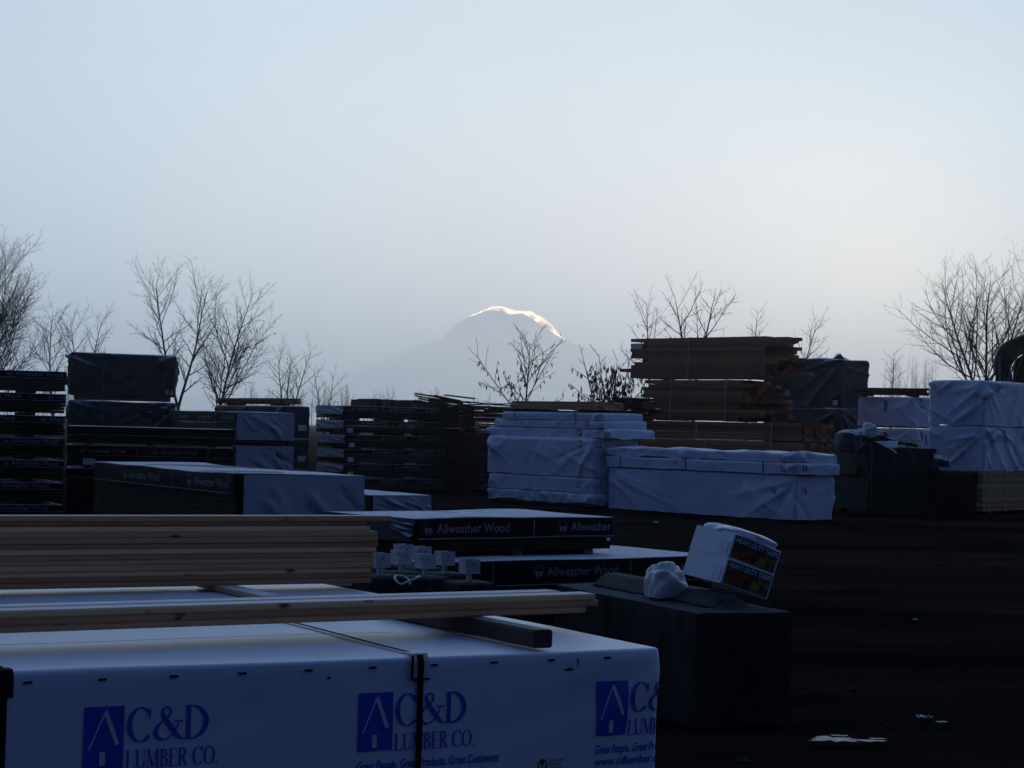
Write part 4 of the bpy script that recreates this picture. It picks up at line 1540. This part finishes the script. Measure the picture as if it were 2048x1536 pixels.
# ---------------------------------------------------------------- rough dark board piles
def rough_pile(label, pin, ang, Lx, W, H, seed, lean=0.0, name='rough_board_pile', th=(0.035, 0.06), top=(), mat='old'):
    t = thing(name, label, 'board pile', (pin[0], pin[1], 0), ang)
    rs = random.Random(seed)
    b = MB()
    z = 0.0
    while z < H:
        h = rs.uniform(*th)
        x = 0.0
        sh = lean * z / H + rs.uniform(-0.03, 0.03)
        while x < Lx - 0.1:
            w = rs.uniform(0.25, 0.75)
            w = min(w, Lx - x)
            y0 = rs.uniform(-0.06, 0.06)
            rz = Matrix.Translation((x + sh, y0, z)) @ Matrix.Rotation(R(rs.uniform(-2.5, 2.5)), 4, 'Z') @ Matrix.Rotation(R(rs.uniform(-1.2, 1.2)), 4, 'Y')
            b.box(0, w - 0.012, 0, W + rs.uniform(-0.05, 0.05), 0, h - 0.006, 0.004, rz)
            x += w
        z += h
    o = b.obj('boards', mat, t)
    o['kind'] = 'stuff'
    for k, (x, y, dz, ln, tilt, rz) in enumerate(top):
        m_ = board_mesh(ln, 0.2, 0.03, 0.003, mat)
        link('board', m_, t, (x, y, H + dz), (0, R(tilt), R(rz)))
    return t


gP = PD(832, 985, 45.5)
gtop = [(0.25 + 0.16 * (i % 5), 0.2 + 0.12 * (i % 7), 0.03 * (i // 2), 0.55 + 0.08 * (i % 4), 8 + (i * 37 % 7) - 3, (i * 53 % 17) - 8) for i in range(16)]
rough_pile('tall untidy pile of split dark boards leaning left of the wrapped number 12 stack', (gP.x + 0.1, gP.y), R(12), 1.35, 1.2, 1.98, 181, lean=-0.12, top=gtop)
hP = PD(985, 980, 47.5)
rough_pile('dark board pile in the shade behind the wrapped number 12 stack', (hP.x - 0.75, hP.y), R(6), 2.3, 1.2, 2.02, 182, top=[(0.7, 0.3, 0.04, 1.3, 4, 5), (0.8, 0.7, 0.05, 1.4, -3, 12)])
h2 = PD(1080, 980, 49.5)
rough_pile('long rough board pile with frosted humped top in front of the pod bearing tree', (h2.x - 0.4, h2.y), R(3), 2.9, 1.2, 1.98, 183, th=(0.05, 0.09), name='rough_board_pile',
           top=[(0.6, 0.2, 0.04, 1.2, -8, 4), (1.2, 0.3, 0.09, 1.0, -5, -6), (1.9, 0.3, 0.05, 1.2, 5, 8), (2.3, 0.5, 0.03, 1.1, 3, -4), (1.0, 0.6, 0.06, 1.0, 7, 12)])
h3 = PD(1222, 980, 48.0)
rough_pile('small dark frosted pile in front of the leafy shrub, left of the cedar units', (h3.x, h3.y), R(-20), 0.9, 0.8, 2.3, 184, th=(0.05, 0.10))

# stakes lying on the six high stack
sP = PD(726, 806, 46.5)
for q, (n_, off, lab) in enumerate(((13, 0.0, 'bundle of short dark stakes on the six high stack'), (6, 0.98, 'smaller bundle of dark stakes beside the rough board pile'))):
    t = thing('stake_bundle', lab, 'stake bundle', (sP.x + off, sP.y - 0.35 + off * 0.3, zF + 0.012), R(30), 'stakes on the six high stack')
    rs = random.Random(190 + q)
    for k in range(n_):
        h_ = 0.12 + (0.05 if k < n_ - 2 else 0.0) + rs.uniform(-.012, .012)
        b = MB()
        b.box(-0.5, 0.5, -0.024, 0.024, 0, h_, 0.006)
        link('stake', mesh('stake', b.v, b.f, 'old'), t, (k * 0.058, 0, 0), (R(rs.uniform(-3, 3)), 0, R(90 + rs.uniform(-3, 3))))

# ================================================================ white wrapped stacks with red numbers
A48 = R(-48)
kP = PZ(1590, 1041, 0.0)
ek1 = Vector((math.cos(A48), math.sin(A48)))
ek2 = Vector((-math.sin(A48), math.cos(A48)))
G16 = 'stack of white units marked 16'
kp = (kP.x, kP.y)
KL = 4.72
soft_unit('large lowest white unit marked 16 on the ground', kp, A48, KL, 1.05, 0.0, 0.80, (1, 0), 'white2', 201, G16, amp=0.03, folds=16, numbers=((KL - 0.55, 0.46, '16', 0.12, -8), (KL + 0.18, 0.46, '16', 0.13, 2)), top_amp=0.012, fw=(0.03, 0.08), fl=(0.6, 2.2), hem=0.03)
soft_unit('thin strapped white unit marked 16 between the lowest and the slack top one', (kp[0] + 0.10 * ek1.x - 0.04 * ek2.x, kp[1] + 0.10 * ek1.y - 0.04 * ek2.y), A48, KL + 0.12, 1.15, 0.815, 0.20, (1, 0), 'white2', 202, G16, amp=0.022, folds=20,
          numbers=((KL - 0.30, 0.05, '16', 0.11, -10), (KL + 0.22, 0.05, '16', 0.12, 4)), straps=(0.38, 2.1, 4.0), top_amp=0.01, fw=(0.02, 0.05), hem=0.025, r=0.03)
soft_unit('slack thin white unit on top of the 16 stack, its wrap humped and frosted', (kp[0] + 0.04 * ek1.x, kp[1] + 0.04 * ek1.y), A48, KL + 0.06, 1.10, 1.03, 0.17, (1, 0), 'white2', 203, G16, amp=0.03, folds=20,
          numbers=((KL - 0.36, 0.03, '16', 0.10, -14), (KL + 0.16, 0.03, '16', 0.11, 6)), top_amp=0.055, fw=(0.03, 0.07), hem=0.04, r=0.05)

jp0 = Vector(kp) - ek1 * (KL + 0.16) - ek2 * 0.24
JL = 3.25
G12 = 'stack of white units marked 12'


def J(dx, dy):
    q = jp0 + ek1 * dx + ek2 * dy
    return (q.x, q.y)


A50 = R(-50)
soft_unit('lowest white unit of the 12 stack, wrap torn open over pale wood', J(0.02, 0.0), A50, JL, 1.15, 0.0, 0.27, (1, 0), 'white2', 211, G12, amp=0.03, folds=20, numbers=(), top_amp=0.01, lift=0.06, hem=0.05, fw=(0.03, 0.08))
soft_unit('second white unit from the ground marked 12', J(0.0, 0.0), A50, JL - 0.02, 1.15, 0.275, 0.30, (1, 0), 'white2', 212, G12, amp=0.02, folds=16, numbers=((JL - 0.50, 0.10, '12', 0.12, 0), (JL + 0.08, 0.12, '12', 0.13, 0)), top_amp=0.01, fw=(0.03, 0.07), fl=(0.5, 1.8))
soft_unit('big square white unit marked 12 in the middle of its stack', J(0.0, 0.0), A50, JL + 0.06, 1.2, 0.585, 0.76, (1, 0), 'white2', 213, G12, amp=0.03, folds=18, numbers=((JL - 0.42, 0.58, '12', 0.14, 4), (JL + 0.10, 0.58, '12', 0.14, 0)), top_amp=0.012, r=0.06, fw=(0.03, 0.07), fl=(0.6, 2.0))
soft_unit('crumpled thin white unit over the big square one, sticking out right', J(0.28, 0.12), A50, JL + 0.40, 1.2, 1.35, 0.19, (1, 0), 'white2', 214, G12, amp=0.035, folds=24, numbers=((JL - 0.55, 0.04, '12', 0.13, 0),), top_amp=0.012, hem=0.04)
soft_unit('thin white unit marked 10 near the top of the 12 stack', J(0.10, 0.12), A50, JL + 0.10, 1.2, 1.545, 0.15, (1, 0), 'white2', 215, G12, amp=0.02, folds=18, numbers=((JL - 0.75, 0.02, 'P', 0.10, -12), (JL - 0.40, 0.02, '10', 0.11, 4)), top_amp=0.012)
soft_unit('topmost slim white unit with black bands on the 12 stack', J(0.04, 0.12), A50, JL - 0.22, 1.15, 1.70, 0.15, (1, 0), 'white2', 216, G12, amp=0.015, folds=14, straps=(0.42, 2.3), numbers=((JL - 1.05, 0.07, 'P', 0.08, -20),), top_amp=0.01)
board_unit('pale board bundle lying on the topmost slim white unit', J(-0.25, 0.20), A50, 2.55, 0.8, 1.862, 0.21, (1, 0), 4, 6, 217, 'fir', 0.012, bol=0.05)

# ================================================================ cedar stack
lP = PD(1532, 800, 45.0)
ekl = R(-46)
G17 = 'stack of cedar board bundles'
zL = PD(1532, 672, 45.0).z
l1 = Vector((math.cos(ekl), math.sin(ekl)))
l2 = Vector((-math.sin(ekl), math.cos(ekl)))


def Lp(dx, dy=0.0):
    q = Vector((lP.x, lP.y)) + l1 * dx + l2 * dy
    return (q.x, q.y)


board_unit('top cedar bundle with uneven poking ends and a white tag', Lp(-0.05), ekl, 4.15, 0.9, zL - 0.98, 0.98, (1, 0), 12, 5, 221, 'cedar', 0.03, G17, (1.85,), poke=0.75, tagpos=(0.02, 0.72, 0.36, 0.14), pokers=0.42)
board_unit('second cedar bundle from the top, shorter, bound with two pale straps', Lp(-0.78), ekl, 3.0, 1.2, zL - 1.97, 0.97, (1, 0), 11, 6, 222, 'cedar', 0.04, G17, (0.9, 2.6), poke=0.8, pokers=0.3)
board_unit('long cedar bundle third from the top with three pale straps', Lp(0.95), ekl, 5.0, 1.25, zL - 2.40, 0.42, (1, 0), 5, 6, 223, 'cedar', 0.02, G17, (0.35, 2.0, 4.25), tagpos=None)
board_unit('long cedar bundle with two straps just above the white 16 stack', Lp(0.95), ekl, 5.0, 1.25, zL - 2.84, 0.43, (1, 0), 5, 6, 224, 'cedar', 0.02, G17, (2.3, 4.25))
board_unit('lowest cedar bundle, hidden behind the white 16 stack', Lp(0.9), ekl, 5.0, 1.25, 0.0, zL - 2.845, (1, 0), 9, 3, 225, 'cedar', 0.02, G17, bol=0.09)

# dark tarped units right of the cedar
mP = PD(1681, 800, 50.0)
zM = PD(1681, 717, 50.0).z
for k, (z0_, h_, lab) in enumerate(((zM - 1.24, 1.24, 'top dark tarped unit right of the cedar stack, wrap peaked at its edge'), (zM - 2.4, 1.14, 'dark tarped unit under the peaked one, behind the scrap container'), (0, zM - 2.41, 'lowest dark tarped unit behind the scrap container'))):
    soft_unit(lab, (mP.x, mP.y), R(-46), 2.5, 1.18, z0_, h_, (1, 0), 'dark', 230 + k, 'dark tarped units right of the cedar stack', amp=0.03, folds=24, top_amp=0.04, straps=(2.2,), strap_mat='strapg', lift=0.03, r=0.05, fw=(0.02, 0.06), fl=(0.5, 1.6),
              tagpos=(2.28, 0.06, 0.15, 0.12) if k == 0 else None)
b = MB()
b.add([(0, 0, 0), (0.32, 0, 0), (0.5, 0.25, 0), (0.18, 0.3, 0.16), (0.22, 0.05, 0.15)], [(0, 1, 4), (1, 2, 3, 4), (2, 0, 3), (0, 4, 3)])
pk = PD(1672, 717, 50.3)
tag(b.obj('tarp_flap', 'dark', None, loc=(pk.x - 0.1, pk.y, zM - 0.01)), 'peaked loose flap on top of the dark tarped unit', 'tarp flap')

# grubby white units with planks
nP = PD(1824, 850, 46.0)
zN = PD(1824, 794, 46.0).z
for k, (z0_, h_, lab) in enumerate(((zN - 0.72, 0.72, 'upper grubby white unit with blue and black marks, planks on top'), (zN - 1.5, 0.76, 'lower grubby white unit behind the scrap container'), (0, zN - 1.51, 'lowest grubby white unit, hidden by the scrap container'))):
    t, cov = soft_unit(lab, (nP.x, nP.y), R(-46), 1.55, 1.15, z0_, h_, (1, 0), 'white2', 240 + k, 'grubby white units', amp=0.03, folds=20, lift=0.03, hem=0.04)
    if k < 2:
        wr = [c_ for c_ in t.children if c_.name.startswith('wrap')][0]
        letter(wr, join2d([quad(0, 0, 1, 1), quad(1.5, 0, 1.9, 1)]), 'blue', cov, 0.75 if k == 0 else 2.1, h_ - 0.35, 0.05, 0.26, out=0.004, name='paint_mark')
        letter(wr, join2d([stroke([(0, 1), (0.4, 0)], 0.2)]), 'strap', cov, 1.9, h_ - 0.28, 0.2, 0.24, out=0.004, name='paint_mark')
board_unit('short stack of dark planks on the grubby white unit', (nP.x + 0.15, nP.y + 0.1), R(-30), 1.6, 0.7, zN + 0.012, 0.2, (1, 0), 4, 4, 245, 'old', 0.08, poke=0.3, pokers=0.2, bol=0.04)

# big white units on a pale lumber unit at the right edge
oP = PZ(1964, 1029, 0.0)
OH = R(52)
zo = 0.92
GO = 'white units at the right edge'
board_unit('pale lumber unit on the ground at the right edge carrying the white ones', (oP.x, oP.y), OH, 3.2, 1.15, 0.0, 0.88, (0, 0), 18, 7, 250, 'fir', 0.012, GO, (0.28, 1.1), bol=0.06)
soft_unit('lower big white unit at the right edge, on the pale lumber', (oP.x, oP.y), OH, 3.2, 1.22, 0.885, 0.92, (0, 0), 'white2', 251, GO, amp=0.05, folds=30, top_amp=0.02, r=0.06, crease=0.35, fw=(0.02, 0.06))
soft_unit('upper big white unit at the right edge with a torn lower corner', (oP.x, oP.y), OH, 3.2, 1.22, 1.815, 0.93, (0, 0), 'white2', 252, GO, amp=0.05, folds=30, top_amp=0.03, r=0.07, crease=0.35, fw=(0.02, 0.06), hem=0.03)


# ================================================================ scrap container and its rubbish
def dumpster():
    p = PZ(1736, 1030, 0.0)
    t = thing('scrap_container', 'dark green steel scrap container overflowing with plastic sheeting', 'dumpster', (p.x, p.y, 0), R(20))
    L, W, H = 1.45, 1.35, 1.30
    b = MB()
    v = [(0.02, 0.10, 0.1), (L - 0.02, 0.10, 0.1), (L - 0.02, W, 0.1), (0.02, W, 0.1), (0, 0, 0.62), (L, 0, 0.62), (L, W, 0.62), (0, W, 0.62), (0, 0, H), (L, 0, H), (L, W, H), (0, W, H)]
    f = [(3, 2, 1, 0)] + [(k * 4 + i, k * 4 + (i + 1) % 4, (k + 1) * 4 + (i + 1) % 4, (k + 1) * 4 + i) for k in (0, 1) for i in range(4)]
    k = len(v)
    v += [(0.03, 0.03, H), (L - 0.03, 0.03, H), (L - 0.03, W - 0.03, H), (0.03, W - 0.03, H), (0.03, 0.03, 0.8), (L - 0.03, 0.03, 0.8), (L - 0.03, W - 0.03, 0.8), (0.03, W - 0.03, 0.8)]
    f += [(8 + i, 8 + (i + 1) % 4, k + (i + 1) % 4, k + i) for i in range(4)] + [(k + i, k + (i + 1) % 4, k + 4 + (i + 1) % 4, k + 4 + i) for i in range(4)] + [(k + 4, k + 5, k + 6, k + 7)]
    b.add(v, f)
    b.obj('body', 'dump', t)
    for z, h in ((H - 0.07, 0.09), (H - 0.42, 0.045), (0.60, 0.05)):
        box_obj('rib', 'dump', t, -0.03, L + 0.03, -0.045, 0.0 - 0.002, z, z + h)
    for x in (0.0, L * 0.48, L - 0.06):
        box_obj('rib', 'dump', t, x, x + 0.05, -0.035, -0.003, 0.64, H - 0.43)
    for s_ in (-0.14, L + 0.005):
        b = MB()
        b.box(s_, s_ + 0.135, 0.25, 1.1, 0.78, 0.80)
        b.box(s_, s_ + 0.135, 0.25, 1.1, 0.94, 0.96)
        b.box(s_ + (0 if s_ < 0 else 0.115), s_ + (0.02 if s_ < 0 else 0.135), 0.25, 1.1, 0.8, 0.94)
        b.obj('fork_pocket', 'dump', t)
    for x in (0.08, L - 0.2):
        for y in (0.18, W - 0.2):
            box_obj('foot', 'blackmetal', t, x, x + 0.12, y, y + 0.1, 0.0, 0.1)
    return p, L, W, H


dp, dL, dW, dH = dumpster()
dm = Matrix.Translation((dp.x, dp.y, 0)) @ Matrix.Rotation(R(20), 4, 'Z')
JK = [('crumpled_tarp', 'dark crumpled tarp heaped over the left end of the scrap container', 'tarp', (0.25, 0.5, dH - 0.02), (0.50, 0.42, 0.38), 301, 'tarpdark'),
      ('crumpled_plastic', 'pale crumpled sheet sticking up from the scrap container', 'plastic sheet', (0.18, 0.30, dH + 0.26), (0.16, 0.14, 0.20), 302, 'plastic'),
      ('crumpled_tarp', 'grey tarp scrap hanging left of the scrap container beside the 16 stack', 'tarp', (-0.32, 0.25, dH + 0.02), (0.26, 0.25, 0.32), 303, 'dark'),
      ('crumpled_plastic', 'dark sloping plastic in the right half of the scrap container', 'plastic sheet', (0.85, 0.5, dH - 0.08), (0.5, 0.42, 0.20), 304, 'tarpdark')]
box_obj('x', 'dump', None, 0, 0, 0, 0, 0, 0).name = 'tmp'
bpy.data.objects.remove(bpy.data.objects['tmp'])
for nm, lab, cat, loc, size, seed, mt in JK:
    q = dm @ Vector(loc)
    lump(nm, lab, cat, q, size, seed, mt, R(20), 0.32, n=22)
q = dm @ Vector((0.42, -0.06, dH - 0.0))
V = [tuple(dm @ Vector(x)) for x in ((0.15, 0.05, dH + 0.14), (0.70, 0.1, dH + 0.16), (0.58, -0.06, dH - 0.10), (0.45, -0.07, dH - 0.02))]
fl = link('plastic_flap', mesh('plastic_flap', V, [(0, 3, 1), (3, 2, 1)], 'plastic'))
fl.modifiers.new('thick', 'SOLIDIFY').thickness = 0.006
tag(fl, 'white triangular plastic corner hanging over the scrap container rim', 'plastic sheet')
rs = random.Random(9)
ci = 0
for pts in (((-0.02, -0.06, dH + 0.12), (0.02, -0.08, dH - 0.1), (0.0, -0.07, dH - 0.5), (0.03, -0.06, dH - 1.0)), ((-0.1, 0.0, dH + 0.1), (-0.3, -0.1, dH - 0.02), (-0.45, -0.12, dH - 0.3)),
            ((0.5, 0.0, dH + 0.05), (0.52, -0.08, dH - 0.2), (0.5, -0.09, dH - 0.6)), ((0.8, 0.0, dH + 0.08), (0.9, -0.08, dH - 0.1), (0.98, -0.09, dH - 0.4))):
    b = MB()
    b.tube([tuple(dm @ Vector(x)) for x in pts], 0.011, 5)
    tag(b.obj('strapping', 'strapg', None, True), ['longest green strapping strand hanging down the container front corner', 'curved green strand springing left off the container',
                                                  'green strand hanging at the middle of the container front', 'slanting green strand on the right of the container front'][ci], 'strapping')
    ci += 1
b = MB()
for k in range(5):
    c_ = Vector((0.95 + rs.uniform(-.25, .25), 0.2, dH + 0.05))
    b.tube([tuple(dm @ (c_ + Vector((0.16 * math.cos(a * 0.7 + k), 0.10 * math.sin(a * 0.9 + k), 0.05 + 0.08 * abs(math.sin(a * 0.5 + k)))))) for a in range(9)], 0.008, 4)
tag(b.obj('strapping_tangle', 'strapg', None, True), 'tangle of green strapping on the right of the container', 'strapping')

# dark bin right of the container
qp = PD(1882, 1000, 38.0)
t = thing('rubbish_bin', 'black bin with a domed lid between the green container and the right edge units', 'bin', (qp.x, qp.y, 0), R(8))
b = MB()
b.add([(0.03, 0.03, 0), (0.70, 0.03, 0), (0.70, 0.65, 0), (0.03, 0.65, 0), (0, 0, 0.86), (0.74, 0, 0.86), (0.74, 0.7, 0.86), (0, 0.7, 0.86)],
      [(3, 2, 1, 0), (0, 1, 5, 4), (1, 2, 6, 5), (2, 3, 7, 6), (3, 0, 4, 7), (4, 5, 6, 7)])
b.obj('body', 'blackmetal', t)
b = MB()
n = 8
for i in range(n + 1):
    a = math.pi * i / n
    y, z = 0.35 - 0.38 * math.cos(a), 0.865 + 0.12 * math.sin(a)
    b.v += [(-0.02, y, z), (0.76, y, z)]
b.f += [(2 * i, 2 * i + 1, 2 * i + 3, 2 * i + 2) for i in range(n)] + [tuple(range(0, 2 * n + 2, 2))[::-1], tuple(range(1, 2 * n + 2, 2))]
b.obj('lid', 'blackmetal', t)
b = MB()
b.tube([(0.15, -0.045, 0.80), (0.15, -0.06, 0.84), (0.6, -0.06, 0.84), (0.6, -0.045, 0.80)], 0.012, 6)
b.obj('handle', 'blackmetal', t)
bp = PD(1886, 915, 38.2)
lump('rubbish_bag', 'black rubbish bag slumped on the bin beside the container rim', 'rubbish bag', (bp.x, bp.y + 0.2, 0.93), (0.16, 0.18, 0.25), 311, 'tarpdark', 0, 0.2, n=18)


# ================================================================ metal shed at the right edge
def shed():
    D = 62.0
    p = PD(1992, 700, D)
    t = thing('metal_shed', 'open metal carport shed with rounded eave behind the right edge white units', 'shed', (p.x, D, 0), R(-17))
    W, Ld, He, Hr = 7.0, 9.0, 2.95, 4.5
    prof = [(0.0, 2.5), (0.0, He - 0.1), (0.05, He + 0.15), (0.16, He + 0.36), (0.34, He + 0.52), (W / 2, Hr + 0.35), (W - 0.34, He + 0.52), (W - 0.16, He + 0.36), (W - 0.05, He + 0.15), (W, He - 0.1), (W, 2.5)]
    he = PD(1990, 703, D).z
    prof = [(x, z + he - (He + 0.25)) for x, z in prof]
    for i in range(len(prof) - 1):
        (xa, za), (xb, zb__) = prof[i], prof[i + 1]
        d = Vector((xb - xa, zb__ - za))
        n_ = Vector((-d.y, d.x)).normalized() * 0.05
        b = MB()
        v = [(xa, -0.25, za), (xb, -0.25, zb__), (xb + n_.x, -0.25, zb__ + n_.y), (xa + n_.x, -0.25, za + n_.y)]
        v += [(x, Ld, z) for x, y, z in v]
        b.add(v, [(0, 1, 2, 3), (7, 6, 5, 4), (0, 4, 5, 1), (1, 5, 6, 2), (2, 6, 7, 3), (3, 7, 4, 0)])
        b.obj('roof_panel', 'shed', t)
    z0 = prof[0][1]
    box_obj('wall', 'sheddark', t, 0.03, 0.08, 0.2, Ld, 0, z0 + 0.3)
    box_obj('wall', 'sheddark', t, W - 0.08, W - 0.03, 0.2, Ld, 0, z0 + 0.3)
    b = MB()
    v = [(0.1, Ld - 0.05, 0), (W - 0.1, Ld - 0.05, 0)] + [(min(max(x, 0.1), W - 0.1), Ld - 0.05, z - 0.03) for x, z in prof[::-1]]
    b.add(v, [tuple(range(len(v)))])
    b.obj('wall', 'sheddark', t)
    for x in (0.12, W - 0.12):
        for y in (0.1, 3, 6):
            box_obj('post', 'shed', t, x - 0.035, x + 0.035, y - 0.035, y + 0.035, 0, z0 + 0.55)
    for y in (0.12, 3.0):
        b = MB()
        b.tube([(0.14, y, z0 - 0.9), (0.75, y, z0 + 0.86)], 0.03, 6)
        b.obj('brace', 'shed', t)
        b = MB()
        b.tube([(W - 0.14, y, z0 - 0.9), (W - 0.75, y, z0 + 0.86)], 0.03, 6)
        b.obj('brace', 'shed', t)


shed()

# ================================================================ small things on the ground
pu = PZ(1698, 1485, 0.0)
b = MB()
rs = random.Random(4)
for cx, cy, rx, ry in ((-0.06, 0.0, 0.12, 0.085), (0.09, -0.015, 0.10, 0.035), (-0.03, 0.12, 0.06, 0.025), (0.15, 0.05, 0.045, 0.02), (-0.16, -0.06, 0.05, 0.02)):
    ring = [(cx + rx * math.cos(2 * math.pi * i / 22) * rs.uniform(0.6, 1.15), cy + ry * math.sin(2 * math.pi * i / 22) * rs.uniform(0.4, 1.3), 0) for i in range(22)]
    b.add(ring + [(cx, cy, 0)], [(i, (i + 1) % 22, 22) for i in range(22)])
o = b.obj('puddle', 'puddle', None, loc=(pu.x, pu.y, 0.016))
tag(o, 'small pale icy puddle in the dark ground at the lower right', kind='structure')


def scrap(label, px, py, size, seed, mat='plastic', name='paper_scrap', hgt=0.5):
    p = PZ(px, py, 0.01)
    rs = random.Random(seed)
    V, F = [], []
    n = 5
    for j in range(n + 1):
        for i in range(n + 1):
            V.append(((i / n - 0.5) * size + rs.uniform(-.1, .1) * size, (j / n - 0.5) * size * 0.6 + rs.uniform(-.08, .08) * size, abs(rs.gauss(0, hgt * 0.3)) * size * 0.5))
    for j in range(n):
        for i in range(n):
            F.append((j * (n + 1) + i, j * (n + 1) + i + 1, (j + 1) * (n + 1) + i + 1, (j + 1) * (n + 1) + i))
    o = link(name, mesh(name, V, F, mat), None, (p.x, p.y, 0.0), (0, 0, rs.uniform(0, 6)))
    o.modifiers.new('thick', 'SOLIDIFY').thickness = 0.003
    tag(o, label, 'litter', 'litter on the yard ground')


scrap('pale crumpled paper scrap upper left of the puddle gap, right of the concrete block', 1848, 1432, 0.08, 1, 'grey', hgt=0.9)
scrap('dull scrap lying next to the pale crumpled one', 1885, 1440, 0.06, 2, 'dark', hgt=0.2)
scrap('tiny white scrap in front of the white 16 stack', 1312, 1044, 0.12, 3, 'tag')
scrap('small pale chip halfway across the bare ground', 1830, 1236, 0.045, 6, 'grey', hgt=0.2)

def gravel():
    rs = np.random.RandomState(21)
    V, F = [], []
    base = np.array([(1, 0, 0), (-.5, .87, 0), (-.5, -.87, 0), (0, 0, 1), (0, 0, -1)], float)
    fc = [(0, 1, 3), (1, 2, 3), (2, 0, 3), (1, 0, 4), (2, 1, 4), (0, 2, 4)]
    for _ in range(1500):
        y = 6 + 26 * rs.rand() ** 1.4
        x = rs.uniform(-0.05, 0.30) * y + 0.2
        s_ = rs.uniform(0.004, 0.014) * (1 + 1.6 * (rs.rand() > 0.97))
        q = base * (s_ * rs.uniform(0.7, 1.4), s_ * rs.uniform(0.7, 1.4), s_ * 0.6)
        a = rs.uniform(0, 6.28)
        c_, d_ = math.cos(a), math.sin(a)
        k = len(V)
        V += [(x + p[0] * c_ - p[1] * d_, y + p[0] * d_ + p[1] * c_, -0.008 + p[2]) for p in q]
        F += [tuple(k + i for i in t_) for t_ in fc]
    o = link('gravel', mesh('gravel', V, F, 'stone'))
    tag(o, 'loose gravel strewn over the muddy yard', 'gravel', kind='stuff')


gravel()


# ================================================================ low morning fog
def haze():
    s = NT('morning_fog')
    s.t.nodes.remove(s.bsdf)
    vol = s.n('VolumePrincipled')
    vol.inputs['Color'].default_value = (1.0, 0.986, 0.970, 1)
    vol.inputs['Density'].default_value = 0.0004
    vol.inputs['Anisotropy'].default_value = 0.94
    s.l(vol.outputs[0], s.out.inputs['Volume'])
    b = MB()
    b.box(-3600, 3600, -200, 8500, -1.2, 310.0)
    o = b.obj('haze', s.m)
    tag(o, 'thin cold ground fog over the yard and trees', 'fog', kind='stuff')


haze()
